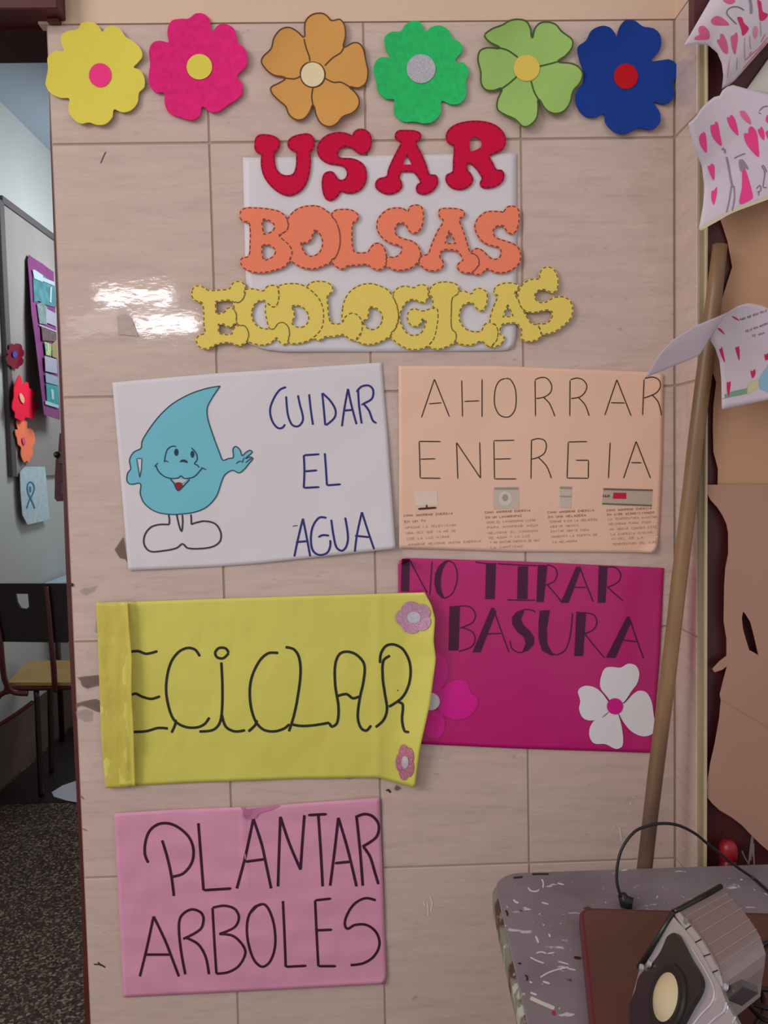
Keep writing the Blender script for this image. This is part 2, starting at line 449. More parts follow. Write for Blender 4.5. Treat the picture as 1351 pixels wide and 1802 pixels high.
for ri, (z0, z1) in enumerate(rows):
    for c in range(4): tiles[(ri, c)] = tile(c * .25, (c + 1) * .25, z0, z1, wall)
XZ = TOPZ + .5
struct(MB().box((-.012, -.001, TOPZ), (1.9, .16, 2.9)).obj('wall_upper', CREAM), 'cream painted wall above the tiles')
wr = struct(MB().box((XR + .0016, RD, -.02), (XR + .012, .16, TOPZ)).obj('wall_right', GROUT), 'narrow tiled side return next to the dark red door')
for ri, (z0, z1) in enumerate(rows): tile(0, 0, z0, z1 , wr, 'x', RD, -.001)
struct(MB().box((XR - .0, RD, TOPZ), (1.9, -.001, 2.9)).obj('wall_upper_side', CREAM))
mk = Surf([(-.1, 0, 0), (1.0, 0, 0), (1.0, 0, 2.5), (-.1, 0, 2.5)], [(0, 1, 2, 3)])
GREYM = mat('pencil_grey', (84, 74, 70), rough=.8)
SPK = mat('dark_speck', (60, 48, 42), rough=.9)
def tmark(ri, c, data, crop, w, m=GREYM, nm='scratch'):
    o = strokes(nm, mk, data, crop, w, m, None, off=.0009); o.parent = tiles[(ri, c)]
    o.matrix_parent_inverse = (Matrix.Translation(tiles[(ri, c)].location) @ tiles[(ri, c)].rotation_euler.to_matrix().to_4x4()).inverted()
tmark(1, 0, '177,287 181,277 186,267', 'P', 1.6)
tmark(2, 2, '690,1321 694,1323', 'P', 0.1)
tmark(3, 2, '679,1391 683,1390 687,1395', 'P', 4, SPK, 'chip')
WHT = mat('white_paint_splash', (214, 204, 196), rough=.6)
tmark(4, 2, '745,1585 747,1594; 756,1577 760,1590 757,1605; 752,1588 753,1612', 'P', 2.6, WHT, 'paint_splash')
tmark(3, 3, '1090,1455 1092,1470 1093,1480; 1108,1412 1110,1417;1114,1402 1115,1404;1104,1428 1105,1430;1100,1440 1101,1442;1097,1452 1098,1455;1080,1453 1081,1456', 'P', 2.6, WHT, 'paint_splash')
tmark(4, 0, '165,1697 178,1698 185,1703; 172,1693 178,1700', 'P', 2.5, SPK, 'stain')
tmark(3, 0, '141,1400 147,1407; 145,1458 152,1462', 'P', 2.2, mat('brown_stain', (150, 118, 96), rough=.7), 'stain')
# left jamb and lintel of the open doorway
jp = pts('83.5,38 90,38 96,254 107,500 115,690 133,1125 155,1541 164,1815 149.5,1815 141.5,1541 121,1125 115,980 105,690 97.5,500 88.5,254')
P2, T = tri2d(dens(jp, 60))
o, _ = shell('trim_1', P2, T, lambda x, y, b: aty(x, y, .004) + Vector((0, .12 if b else 0, 0)), .1, DRED, None); struct(o, 'thin dark red edge of the door frame at the left of the tiles')
a = aty(-80, -60, -.037); b = aty(101, 15, -.037)
struct(MB().box((-.55, -.037, b.z), (b.x, .12, b.z + .12), .002).obj('trim_2', DRED), 'dark red lintel beam at the top left')
b2 = aty(103.5, 37.5, -.012)
struct(MB().box((aty(82, 38, -.012).x, -.012, b2.z), (b2.x, .0, b.z), .001).obj('trim_3', DRED))
struct(MB().box((-.55, .02, b2.z), (aty(84, 38, .02).x, .12, b.z + .01)).obj('trim_4', mat('shaded_dark_red', (50, 18, 20), rough=.6)))  # shade of the deep doorway recess painted in as a darker red
# narrow greenish-cream door frame at right, then the dark red door
FR = mat('greenish_cream_shaded', (158, 140, 108), rough=.5, var=.2, vscale=25, stretch=(1, 1, .2), bump=.2, bscale=80)  # shade on the strip's face is put into this darker frame colour
FR2 = mat('greenish_cream_lit', (188, 172, 142), rough=.5, var=.1, vscale=25)  # lit copy of the same frame paint, for the bead
xf0, xf1, xf2 = XR + .002, aty(1238.5, 690, RD).x, aty(1245, 690, RD - .006).x
ztop = aty(1232, 60, RD).z
f = struct(MB().box((xf0, RD - .001, -.01), (xf1, .1, ztop), .001).obj('door_frame', FR), 'greenish cream door frame strip')
f.name = 'trim_5'
r = mesh_obj('frame_bead', *(lambda b_: (b_.v, b_.f))(MB().box((xf1 - .001, RD - .007, -.01), (xf2, RD + .02, ztop), .001)), FR2); r.parent = f
DY = RD + .012
MAR = mat('maroon_door_paint', (84, 34, 36), rough=.4, spec=.4, var=.35, vscale=6, stretch=(1, 1, .3), bump=.15, bscale=40)
door = struct(MB().box((xf2 - .004, DY, -.01), (1.9, DY + .035, 2.30)).obj('door_1', MAR), 'dark red door covered with brown paper and drawings')
struct(MB().box((aty(1221.5, 40, RD - .002).x, RD - .0015, ztop), (1.9, RD + .02, 2.9)).obj('trim_6', MAR))
dsurf = Surf([(1, DY, 0), (1.9, DY, 0), (1.9, DY, 2.5), (1, DY, 2.5)], [(0, 1, 2, 3)])
o = strokes('white_scratch', dsurf, '860,960 900,1050 965,1160; 960,1140 975,1000 1005,750; 985,1100 1000,950 1025,760; 1030,850 1030,1000 1040,1180; 1000,850 1025,1050', 'U', 22, mat('scratch_white', (150, 132, 134), rough=.7), None, step=2, off=.001); o.parent = door
# floor
struct(MB().box((-1.3, -2.4, -.05), (2.2, 5.2, 0)).obj('floor', terrazzo()), 'dark speckled terrazzo floor')
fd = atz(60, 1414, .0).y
struct(MB().box((-1.17, fd, 0), (0.0, 5.0, .003)).obj('added_strip_passage', mat('darkened_floor_strip', (44, 36, 36), rough=.4, var=.3, vscale=6)), 'darker strip added over the floor under the chair')  # added strip over the terrazzo, its dark tone set in the colour

# ------------------------------------------------------------------ passage room on the left
LX = atz(0, 1388, 0).x
GW = mat('pale_grey_wall', (168, 170, 166), rough=.6, var=.06, vscale=3, bump=.1, bscale=60)
CZ = atx(0, 178, LX).z
struct(MB().box((LX - .1, .2, 0), (LX, 5.2, CZ)).obj('wall_left', GW), 'pale grey wall of the passage seen through the doorway')
struct(MB().box((LX, .2, 0), (LX + .006, 5.1, atx(0, 1275, LX).z), .001).obj('added_band_left', mat('dark_brown_band', (92, 76, 72), rough=.6, var=.3, vscale=5)), 'tall dark brown band added along the foot of the passage wall')  # made-up band, added to darken the foot of this wall
struct(MB().box((LX - .1, 5.1, 0), (1.2, 5.2, CZ)).obj('wall_far', GW))
struct(MB().box((LX - .1, .2, CZ), (1.2, 5.2, CZ + .1)).obj('ceiling', mat('bluish_ceiling', (158, 170, 182), rough=.7)), 'bluish white passage ceiling')

# ------------------------------------------------------------------ paper flowers along the top
def flower(name, label, crop, out, center, cm, m, amp, seed, lines=None, lm=None, lw=8, thick=.002, up=0, edge=False, sub='flower_center'):
    o2 = smooth(pts(out, crop), True, 4); cx = sum(p[0] for p in o2) / len(o2); cy = sum(p[1] for p in o2) / len(o2)
    c = aty(cx, cy); t = thing(name, label, 'flower', (c.x, c.y, c.z), None); t['group'] = 'cut-out flowers along the top'
    nz = ncurl(1, 14, seed)
    def h(x, z):
        r = math.hypot(x - c.x, z - c.z) / .08
        return .0012 + amp * r * r * nz(x, z)
    b, s = cutout('petals', o2, m, h, thick, t, grid=9)
    for p in b.data.polygons[:]: p.use_smooth = False
    if edge: dashes('drawn_outline', s, [o2], 1e9, 0, lw / CROP[crop][2], lm, t, inset=1.0)
    if lines:
        letters(s, lines, crop, lw, lm, t, 2.0, 'petal_line')
    fill(sub, s, ell(*center, crop=crop), cm, t, off=.0012)
    return t
FOAM = dict(rough=.85, spec=.15, bump=.5, bscale=700)
BRN = mat('brown_marker', (92, 60, 38), rough=.7); OLV = mat('olive_marker', (70, 84, 40), rough=.7)
PK = mat('hot_pink_foam', (232, 40, 122), **FOAM, var=.15, vscale=120); YF = mat('lemon_yellow_foam', (224, 208, 84), **FOAM)
flower('paper_flower', 'lemon yellow cut-out flower with pink centre, overlapping the wall edge top left', 'A',
  '315,185 350,160 400,150 420,120 470,112 505,130 530,165 545,145 580,132 620,150 650,190 690,215 725,250 735,290 710,325 690,348 720,360 745,400 745,450 718,478 710,530 675,570 630,580 588,565 580,605 545,640 500,645 460,632 415,638 375,610 352,565 358,510 310,505 260,480 235,435 240,400 248,350 245,300 270,270 300,262 330,265 320,235',
  (517, 388, 58, 62), mat('pink_felt', (240, 62, 130), **FOAM), YF, .004, 1)
flower('paper_flower', 'hot pink fuzzy felt cut-out flower with yellow centre', 'A',
  '868,140 890,105 930,97 975,95 1010,70 1050,70 1080,95 1095,160 1130,128 1170,125 1210,150 1230,220 1265,250 1278,300 1265,350 1225,390 1250,430 1252,480 1220,515 1180,540 1130,575 1085,578 1045,550 1030,600 990,620 930,605 870,580 850,530 848,480 805,478 775,445 768,390 775,330 770,260 790,220 830,210 870,218 865,180',
  (1030, 345, 66, 66), YF, PK, .005, 2)
flower('paper_flower', 'ochre orange cut-out flower with brown outlined petals and cream centre', 'B',
  '278,190 245,160 200,138 155,150 120,195 105,250 65,290 55,320 80,360 120,390 180,403 150,425 105,450 108,480 145,520 180,550 200,595 240,622 280,615 310,580 325,545 340,600 365,640 410,657 450,640 480,605 530,585 562,550 565,510 540,470 515,450 560,457 600,430 612,370 600,310 590,260 570,225 535,217 485,240 495,190 490,130 465,97 420,103 400,80 370,65 320,72 285,105 278,150',
  (323, 385, 60, 63), mat('cream_card', (226, 208, 166), rough=.7), mat('ochre_foam', (214, 156, 84), **FOAM), .005, 3,
  '278,200 290,250 305,290 308,315; 485,240 470,270 425,300 385,340; 180,403 230,407 262,392; 325,545 318,500 325,450; 515,450 470,425 430,425 388,405; 323,320 360,332 384,365 386,400 370,432 340,449 305,448 275,428 261,395 264,355 288,328 323,320', BRN, 7, edge=True)
flower('paper_flower', 'bright green fuzzy felt cut-out flower with silver glitter centre', 'B',
  '695,195 730,165 780,160 800,130 840,107 880,115 905,160 940,138 985,132 1025,155 1045,195 1085,220 1098,260 1065,300 1060,318 1105,325 1130,370 1115,420 1115,490 1090,530 1040,540 990,522 985,580 950,625 900,638 850,628 790,628 750,595 742,550 745,515 700,510 660,470 652,420 637,360 650,315 680,295 720,295 700,250',
  (883, 355, 75, 75), glitter('silver_glitter', (190, 186, 196)), mat('green_felt', (48, 196, 106), **FOAM, var=.15, vscale=120), .004, 4)
flower('paper_flower', 'light green cut-out flower with dark outlined petals and mustard centre', 'C',
  '55,160 90,130 140,110 170,92 210,85 250,95 270,130 275,170 285,130 310,103 350,98 385,110 410,140 460,180 460,215 430,255 395,280 445,285 485,300 508,335 495,380 465,415 450,470 420,510 375,520 335,500 305,455 305,500 295,545 260,577 230,578 195,545 150,525 115,500 115,455 135,405 100,415 60,410 40,380 38,330 25,270 35,230 70,215 125,218 75,190',
  (250, 310, 60, 60), mat('mustard_card', (222, 192, 84), rough=.7), mat('light_green_foam', (158, 194, 106), **FOAM), .007, 5,
  '125,218 165,230 210,262; 395,280 360,290 305,303; 135,405 170,380 210,345; 305,455 285,420 270,370', OLV, 7, edge=True)
flower('paper_flower', 'dark blue cut-out flower with red centre, at the right corner of the tiles', 'C',
  '483,215 520,185 545,140 590,118 630,125 655,155 660,170 675,120 705,90 745,95 780,120 830,130 860,160 860,220 820,278 860,275 905,272 938,300 935,345 918,380 925,420 910,460 870,475 830,465 858,515 858,560 820,590 755,585 700,610 650,600 610,560 602,518 560,535 510,525 478,480 475,425 510,370 508,325 490,270',
  (703, 348, 55, 58), mat('red_felt', (196, 22, 34), **FOAM), mat('navy_blue_foam', (28, 62, 146), **FOAM), .006, 6)

# ------------------------------------------------------------------ USAR / BOLSAS / ECOLOGICAS over a white sheet
PAPERW = mat('white_paper', (214, 208, 212), rough=.5, spec=.3, var=.03, vscale=6)
t = thing('backing_sheet', 'plain white paper sheet taped behind the foam letters', 'paper', aty(670, 445))
G = coons([(427, 277, -.001), (560, 276, -.001), (770, 272, -.001), (909, 270, -.001)], [(909, 270, -.001), (909, 440, -.001), (908, 590, -.003), (903, 612, -.003)],
          [(437, 605, -.003), (465, 615, -.004), (500, 619, -.003), (700, 619, -.001), (890, 617, -.002), (903, 612, -.003)], [(427, 277, -.001), (431, 450, -.001), (437, 605, -.003)], 40, 34)
_, ws = sheet('paper', [G], PAPERW, t, lambda u, v, x, y: .0008 + .0012 * max(0, noise.noise((x * .012, y * .012, 3))))
REDF = mat('crimson_foam', (206, 16, 62), **FOAM); ORF = mat('orange_foam', (242, 134, 102), **FOAM); YLF = mat('golden_yellow_foam', (232, 206, 102), **FOAM)
STR = mat('dark_red_marker', (74, 30, 44), rough=.7); STO = mat('brown_stitch_marker', (112, 62, 58), rough=.7); STY = mat('olive_stitch_marker', (112, 92, 48), rough=.7)
def letter(out, holes, crop, m, sm, parent, base, gr, inset, w=1.7, on=7, gap=3, nm='letter', label=None):
    o2 = smooth(pts(out, crop), True, 3.2); hs = [smooth(pts(h, crop), True, 3.0) for h in holes]
    body = grow(o2, gr) if gr else o2; hb = [grow(h, -gr) for h in hs] if gr else hs
    b, s = cutout(nm, body, m, lambda x, z: base, .0022, parent, holes=hb, grid=0)
    if label: b['label'] = label
    dashes('stitch_marks', s, [o2] + hs, on, gap, w, sm, b if parent else b, inset=inset)
    return b
def red_letter(ch, label, out, holes, crop):
    o2 = pts(out, crop); c = aty(sum(p[0] for p in o2) / len(o2), sum(p[1] for p in o2) / len(o2))
    t = thing('foam_letter', label, 'letter', c, 'crimson foam letters of the top word')
    b = letter(out, holes, crop, REDF, STR, t, .0035, 0.6, 1.2, w=1.5, on=8, gap=2, nm='letter_body')
red_letter('U', 'crimson foam letter U, first of the word USAR', '480,195 487,160 515,138 555,137 600,145 640,170 645,205 630,238 612,255 612,310 622,360 650,395 695,408 735,395 752,350 755,300 752,252 725,240 700,215 700,180 730,152 785,135 840,133 870,160 875,200 862,235 848,250 850,310 840,400 815,470 775,515 710,540 650,525 590,480 545,420 525,360 522,300 525,265 500,258 482,235', [], 'D')
red_letter('S', 'crimson foam letter S, second of the word USAR', '1125,145 1140,115 1175,100 1215,108 1243,135 1253,180 1245,225 1220,255 1185,265 1150,250 1120,225 1085,215 1050,225 1030,255 1035,285 1065,292 1120,295 1175,315 1208,350 1220,400 1212,455 1180,500 1130,523 1080,522 1048,512 1035,535 1010,560 975,573 945,555 927,500 925,440 940,395 980,380 1005,392 1022,420 1045,438 1075,430 1090,400 1085,370 1060,345 1010,335 960,325 915,295 893,250 897,205 925,165 970,135 1030,122 1085,128 1125,145', [], 'D')
red_letter('A', 'crimson foam letter A, third of the word USAR', '130,140 150,112 200,108 265,112 300,130 300,160 272,190 300,250 335,330 360,400 400,405 415,445 405,480 370,515 325,532 280,520 270,490 280,465 298,455 280,415 250,382 250,382 172,382 172,382 160,425 172,445 178,480 155,510 105,530 55,525 10,495 0,465 20,430 75,412 85,370 115,300 150,230 168,190 135,165', ['208,260 208,260 182,338 182,338 245,338 245,338'], 'E')
red_letter('R', 'crimson foam letter R, last and largest of the word USAR', '470,170 470,130 500,90 560,60 650,47 740,55 810,85 855,140 862,195 840,235 790,260 755,280 775,320 800,368 835,372 852,400 845,440 805,475 750,490 705,485 692,455 705,425 690,395 660,355 615,325 610,370 630,395 647,435 630,470 590,495 545,500 500,485 468,445 470,405 500,390 512,380 515,310 518,210 490,198', ['630,160 660,150 690,165 706,195 695,225 660,243 628,250'], 'E')
t = thing('foam_word', 'orange foam word BOLSAS with dashed stitch outlines', 'lettering', aty(670, 420))
L = lambda out, holes, crop, base, lab: letter(out, holes, crop, ORF, STO, t, base, 1.4, 0, label=lab)
L('383,665 395,635 430,622 480,622 560,628 640,645 680,675 700,715 700,755 680,780 640,800 665,830 705,865 727,910 712,960 680,1005 620,1030 540,1047 470,1045 410,1020 388,985 395,955 440,940 450,850 450,760 440,715 410,712 388,695', ['527,695 527,695 560,697 600,720 612,750 590,780 540,798 540,798 530,750', '527,870 527,870 560,862 600,880 618,910 600,945 545,970 545,970 530,940'], 'D', .0058, 'letter B')
L('697,700 740,645 790,618 850,608 910,615 965,650 1010,700 1035,760 1045,830 1038,890 1015,945 980,980 930,1005 870,1023 800,1015 745,990 715,960 727,910 705,865 665,830 645,808 690,770 702,740', ['878,765 878,765 905,785 928,840 920,895 890,930 850,942 815,925 790,880 785,848 785,848 825,850 855,820 865,785'], 'D', .0056, 'letter O')
L('985,675 1010,640 1060,632 1120,637 1160,665 1160,695 1128,720 1122,790 1125,870 1140,913 1225,915 1245,885 1275,858 1310,858 1340,900 1350,960 1345,1000 1300,1030 1250,1015 1225,995 1150,1000 1090,1005 1060,1025 1020,1010 985,970 1015,945 1038,890 1045,830 1035,760 1010,700', [], 'D', .0054, 'letter L')
L('217,650 230,615 270,603 305,615 318,670 308,740 285,775 250,788 222,770 205,735 185,720 155,722 135,745 130,780 150,810 200,830 250,845 285,880 300,930 280,980 240,1015 180,1032 120,1028 75,1000 68,965 85,945 120,950 160,930 178,895 165,870 120,860 60,830 20,780 10,730 30,680 80,635 140,622 190,630 217,650', [], 'E', .0058, 'first letter S')
L('420,650 430,630 480,625 550,630 585,645 588,670 555,697 580,770 605,850 630,920 660,928 685,965 675,1010 640,1045 595,1050 555,1035 542,1005 555,985 580,965 555,920 540,903 445,900 425,945 448,975 445,1010 400,1035 340,1030 290,985 300,945 350,925 370,870 410,780 450,705 425,680', ['488,768 488,768 460,858 460,858 532,858 532,858 515,820'], 'E', .0056, 'letter A')
L('848,650 870,618 905,610 940,625 950,680 940,750 920,785 890,790 865,770 848,740 815,738 785,755 778,790 800,820 850,838 900,855 940,880 960,930 950,985 910,1025 850,1048 790,1045 735,1022 710,1050 670,1062 640,1048 660,1030 685,1000 683,960 660,930 635,915 670,890 710,905 750,945 785,962 820,950 832,910 815,880 770,870 710,845 670,790 658,740 680,690 730,650 790,645 848,650', [], 'E', .0053, 'last letter S')
t = thing('foam_word', 'golden yellow foam word ECOLOGICAS with dashed stitch outlines', 'lettering', aty(670, 560))
L = lambda out, holes, crop, base, lab: letter(out, holes, crop, YLF, STY, t, base, 1.4, 0, label=lab)
L('68,1170 80,1145 120,1137 155,1155 175,1168 240,1165 315,1155 335,1120 370,1107 405,1120 418,1160 410,1210 380,1245 345,1245 315,1230 220,1240 220,1240 225,1325 225,1325 280,1310 305,1283 340,1290 360,1330 355,1375 330,1400 300,1405 275,1388 240,1390 240,1390 240,1450 240,1450 325,1458 340,1420 375,1397 415,1402 440,1450 430,1500 380,1530 345,1522 305,1510 235,1520 200,1535 170,1552 115,1540 95,1500 110,1465 150,1450 145,1400 135,1250 90,1235 65,1205', [], 'D', .0062, 'letter E')
L('415,1165 470,1157 540,1170 560,1143 600,1133 632,1145 640,1200 630,1255 605,1277 575,1262 555,1240 530,1230 490,1245 465,1290 460,1340 480,1385 520,1415 570,1422 610,1420 630,1390 665,1378 700,1405 710,1450 700,1500 670,1525 640,1500 625,1478 590,1510 540,1527 480,1520 435,1500 440,1450 415,1402 375,1397 358,1370 360,1330 345,1290 345,1245 380,1245 410,1210', [], 'D', .0059, 'first letter C')
L('638,1140 720,1122 790,1130 850,1165 900,1215 930,1280 935,1340 925,1410 890,1460 830,1500 760,1517 710,1515 700,1500 710,1450 700,1405 665,1378 630,1390 610,1420 578,1418 560,1360 550,1300 560,1252 605,1277 630,1255 640,1200', ['722,1270 722,1270 760,1265 805,1285 835,1330 830,1380 800,1408 755,1408 720,1380 720,1380 742,1335'], 'D', .0056, 'first letter O')
L('825,1143 860,1113 910,1107 960,1115 993,1145 990,1175 960,1200 962,1270 970,1340 985,1383 1055,1383 1080,1340 1120,1317 1160,1330 1188,1375 1185,1440 1155,1490 1110,1490 1065,1458 1000,1470 945,1472 910,1495 865,1480 890,1460 925,1410 935,1340 930,1280 900,1215 850,1165', [], 'D', .0060, 'letter L')
L('1060,1290 1075,1230 1110,1175 1170,1135 1240,1122 1300,1135 1360,1165 1395,1215 1420,1275 1430,1340 1415,1400 1375,1465 1310,1505 1240,1523 1180,1515 1150,1490 1185,1440 1188,1375 1160,1330 1120,1317 1080,1340 1058,1370', ['1237,1273 1237,1273 1285,1285 1322,1330 1315,1385 1285,1418 1250,1425 1215,1410 1190,1372 1190,1372 1222,1350 1232,1310'], 'D', .0057, 'second letter O')
L('118,1195 145,1155 195,1138 255,1150 290,1130 330,1133 350,1165 345,1215 325,1245 290,1240 250,1225 205,1245 175,1290 160,1340 175,1400 210,1450 255,1465 300,1450 330,1400 335,1365 310,1355 300,1385 265,1405 230,1390 213,1350 220,1310 255,1288 310,1303 360,1290 405,1285 415,1315 408,1400 385,1490 345,1535 280,1557 210,1550 140,1510 100,1460 140,1410 154,1350 145,1270', [], 'E', .0054, 'letter G')
L('358,1165 385,1130 430,1113 490,1113 540,1130 552,1165 545,1190 510,1215 503,1290 505,1420 530,1445 535,1480 520,1510 470,1540 410,1555 355,1540 350,1530 385,1490 408,1400 415,1315 405,1285 385,1280 378,1215 362,1195', [], 'E', .0058, 'letter I')
L('550,1175 590,1172 635,1190 660,1158 700,1155 735,1180 738,1235 725,1280 700,1303 665,1280 645,1250 610,1248 575,1270 555,1320 558,1370 590,1415 640,1438 700,1435 720,1395 760,1378 795,1395 810,1440 800,1500 760,1540 720,1515 700,1500 640,1525 580,1525 530,1505 535,1480 530,1445 505,1420 503,1290 510,1215 545,1190', [], 'E', .0055, 'second letter C')
L('785,1170 795,1145 840,1122 900,1118 940,1130 945,1150 920,1185 940,1225 975,1295 1030,1385 1070,1395 1092,1430 1085,1480 1020,1503 970,1490 962,1465 972,1440 935,1385 865,1385 838,1390 820,1455 850,1470 840,1510 800,1535 760,1540 800,1500 810,1440 795,1395 758,1378 775,1290 810,1200 785,1190', ['875,1260 875,1260 843,1342 843,1342 912,1338 912,1338'], 'E', .0059, 'letter A')
L('1085,1090 1085,1060 1110,1020 1145,1013 1180,1030 1205,1090 1200,1160 1175,1180 1140,1170 1110,1158 1070,1170 1052,1205 1070,1240 1120,1247 1180,1215 1240,1210 1285,1235 1303,1290 1290,1350 1240,1400 1180,1440 1100,1455 1092,1430 1070,1395 1070,1388 1130,1385 1165,1350 1170,1310 1140,1295 1060,1310 1000,1305 965,1280 945,1225 945,1180 980,1120 1030,1095', [], 'E', .0062, 'letter S')

# ------------------------------------------------------------------ posters
def poster(name, label, T_, R_, B_, L_, m, dh, nu=70, nv=48):
    ps = T_ + B_; c = aty(sum(p[0] for p in ps) / len(ps), sum(p[1] for p in ps) / len(ps))
    t = thing(name, label, 'poster', c); o, s = sheet('paper', [coons(T_, R_, B_, L_, nu, nv)], m, t, dh); return t, s
def yl(s, crop, y=-.001):
    out = []
    for q in s.split():
        v = q.split(','); x0, y0, k = CROP[crop]; out.append((x0 + float(v[0]) / k, y0 + float(v[1]) / k, -float(v[2]) / 1000 if len(v) > 2 else y))
    return out
nz = noise.noise
def wr_(a, s, seed, e=.001):
    def f(u, v, x, y): 
        ed = max(0, 1 - 7 * min(u, 1 - u)) + max(0, 1 - 7 * min(v, 1 - v))
        return .001 + a * max(-.6, nz((x * s, y * s, seed))) + a * .6 + e * ed * max(0, nz((x * .02, y * .02, seed + 9)) + .4)
    return f
# water poster
t, s = poster('poster', 'white poster reading CUIDAR EL AGUA with a smiling blue water drop', yl('20,140 500,98 1275,47', 'F'), yl('1275,47 1300,350 1340,915,6', 'F'),
              yl('95,1017,2 500,1000 700,985 1340,915,6', 'F'), yl('20,140 60,600 95,1017,2', 'F'), mat('poster_white', (216, 209, 214), rough=.55, spec=.3, var=.04, vscale=5), wr_(.0012, .012, 2))
NAVY = mat('navy_marker', (40, 44, 110), rough=.6); BLK = mat('dark_grey_marker', (62, 58, 62), rough=.7); TEAL = mat('dark_teal_marker', (34, 62, 78), rough=.7)
for wd_ in ('830,162 800,175 770,220 755,270 765,320 790,352 812,352 825,335;830,205 838,290 858,338 885,345 905,325 908,300 893,240 885,200;937,195 945,270 955,338;998,190 1005,260 1012,340;998,190 1035,225 1060,270 1055,305 1015,340;1090,345 1100,270 1118,170;1118,170 1135,250 1158,335;1095,272 1140,268;1165,170 1170,250 1182,332;1158,185 1180,160 1215,155 1235,175 1230,215 1190,240 1180,245;1190,240 1215,270 1235,320 1252,330',
            '912,480 915,550 912,632;912,480 985,475;915,555 975,550;912,632 985,628;1010,470 1015,540 1020,620;1020,620 1085,615',
            '868,952 885,870 908,775;908,775 925,860 942,952;875,885 930,880;1018,772 985,770 955,810 945,870 955,925 985,945 1020,935 1035,905 1035,875;980,862 1000,852 1030,855;1040,780 1050,850 1065,910 1090,925 1110,905 1118,860 1105,770;1150,930 1160,850 1183,745;1183,745 1210,830 1240,918;1150,855 1220,862'):
    letters(s, wd_, 'F', 9.5, NAVY, t, 2.2)
strokes('ink_mark', s, '860,812 872,808 885,808', 'F', 4, BLK, t)
drop = smooth(pts('522,157 522,157 460,168 380,195 300,240 240,295 190,360 158,415 153,447 120,465 100,500 105,545 92,560 88,600 105,615 150,612 150,660 170,705 220,742 285,755 350,753 410,743 460,720 505,670 530,600 545,570 580,550 610,562 635,545 655,520 675,495 665,487 640,495 672,465 662,456 640,468 625,482 615,455 595,438 582,450 583,490 560,495 535,503 520,470 490,390 465,310 462,260 480,220 522,157', 'F'), True, 3)
gap = dens(pts('133,495 157,495 155,545 148,585 140,540', 'F'), 4)
d = fill('water_drop', s, drop, mat('aqua_paper', (112, 186, 202), rough=.6), t, holes=(gap,), off=.0005)
d['label'] = 'blue water drop drawing with a face and waving hand'
mb = MB(); q = drop + [drop[0]]; ribbon(s, q, 1.7, mb, off=.0011); ribbon(s, gap + [gap[0]], 1.3, mb, off=.0011); mb.obj('drop_outline', TEAL, t)
strokes('face_lines', s, '262,512 275,455 300,437 318,440;262,508 272,506 282,512;388,445 410,470 415,500 402,520 415,525 425,538;222,525 235,555 265,580 300,588 328,585 340,575 355,588 400,580 430,550 440,538;216,534 232,515;432,536 457,547;290,590 310,615 325,645 350,625 380,592', 'F', 5, TEAL, t, off=.0011)
fill('eye', s, ell(318, 466, 10, 17, 'F', 14), TEAL, t, off=.0011); fill('eye', s, ell(393, 475, 9, 16, 'F', 14), TEAL, t, off=.0011)
fill('nose', s, pts('332,512 342,500 355,499 368,505 372,517 352,511', 'F'), TEAL, t, off=.0011)
fill('teeth', s, pts('300,592 335,590 372,592 350,609 315,609', 'F'), mat('pale_grey_ink', (190, 190, 198), rough=.6), t, off=.0009)
fill('tongue', s, smooth(pts('308,613 330,605 346,612 345,630 325,647 313,632', 'F')), mat('crimson_ink', (140, 24, 52), rough=.6), t, off=.0009)
strokes('hand_lines', s, '597,520 610,508 625,510;625,515 630,500 635,490;640,515 672,490', 'F', 4, TEAL, t, off=.0011)
strokes('feet_outline', s, '282,757 286,780 285,803;285,803 240,803 200,815 172,850 168,895 195,927 260,925 320,912 347,893 370,912 430,915 490,905 522,880 525,840 500,800 450,787 400,797 388,803;388,803 388,780 386,755;320,757 332,810 343,835 348,790 346,757', 'F', 8, BLK, t)
# energy poster
t, s = poster('poster', 'peach poster reading AHORRAR ENERGIA with small notes below', yl('55,62 500,62 1205,90 1290,104', 'G'), yl('1290,104 1285,500 1270,850 1262,905,6 1245,934,7', 'G'),
              yl('58,912,2 600,930 1180,934 1245,934,7', 'G'), yl('55,62 58,500 58,912,2', 'G'), mat('peach_paper', (232, 190, 166), rough=.55, spec=.25, var=.04, vscale=5), wr_(.0010, .014, 5))
DBR = mat('dark_brown_marker', (62, 40, 34), rough=.6)
letters(s, '162,305 223,125;223,125 293,300;197,240 257,235;350,130 354,300;445,125 445,302;362,229 433,226;553,122 575,125 598,165 604,220 597,270 575,298 552,302 525,290 505,250 503,200 512,155 530,130 553,122;692,130 694,298;692,128 715,118 745,120 768,150 765,185 735,208 697,215;730,208 760,240 784,298;855,130 854,298;857,128 885,120 915,128 933,155 925,185 900,208 860,215;893,210 925,245 944,296;1017,293 1073,127;1073,127 1140,297;1045,235 1110,236;1200,125 1193,293;1203,122 1240,115 1270,130 1276,160 1255,190 1200,213;1235,197 1265,230 1282,294', 'G', 5, DBR, t, 6)
letters(s, '152,415 157,585;152,415 252,416;157,498 228,496;157,586 252,587;332,590 326,420;326,420 438,587;438,587 434,418;500,413 503,590;500,412 596,410;503,498 580,496;503,590 605,590;675,408 673,590;675,410 705,402 735,410 745,435 735,470 705,490 676,498;705,488 745,530 768,587;935,416 847,418;847,418 841,586;841,586 940,587;940,587 941,503;941,503 882,503;1042,420 1034,587;1104,588 1163,415;1163,415 1230,587;1140,514 1189,515', 'G', 5, DBR, t, 6)
g1 = mat('greyish_print', (196, 180, 164), rough=.5); g2 = mat('grey_print', (160, 142, 132), rough=.5); g3 = mat('grey_print_dark', (112, 96, 90), rough=.5)
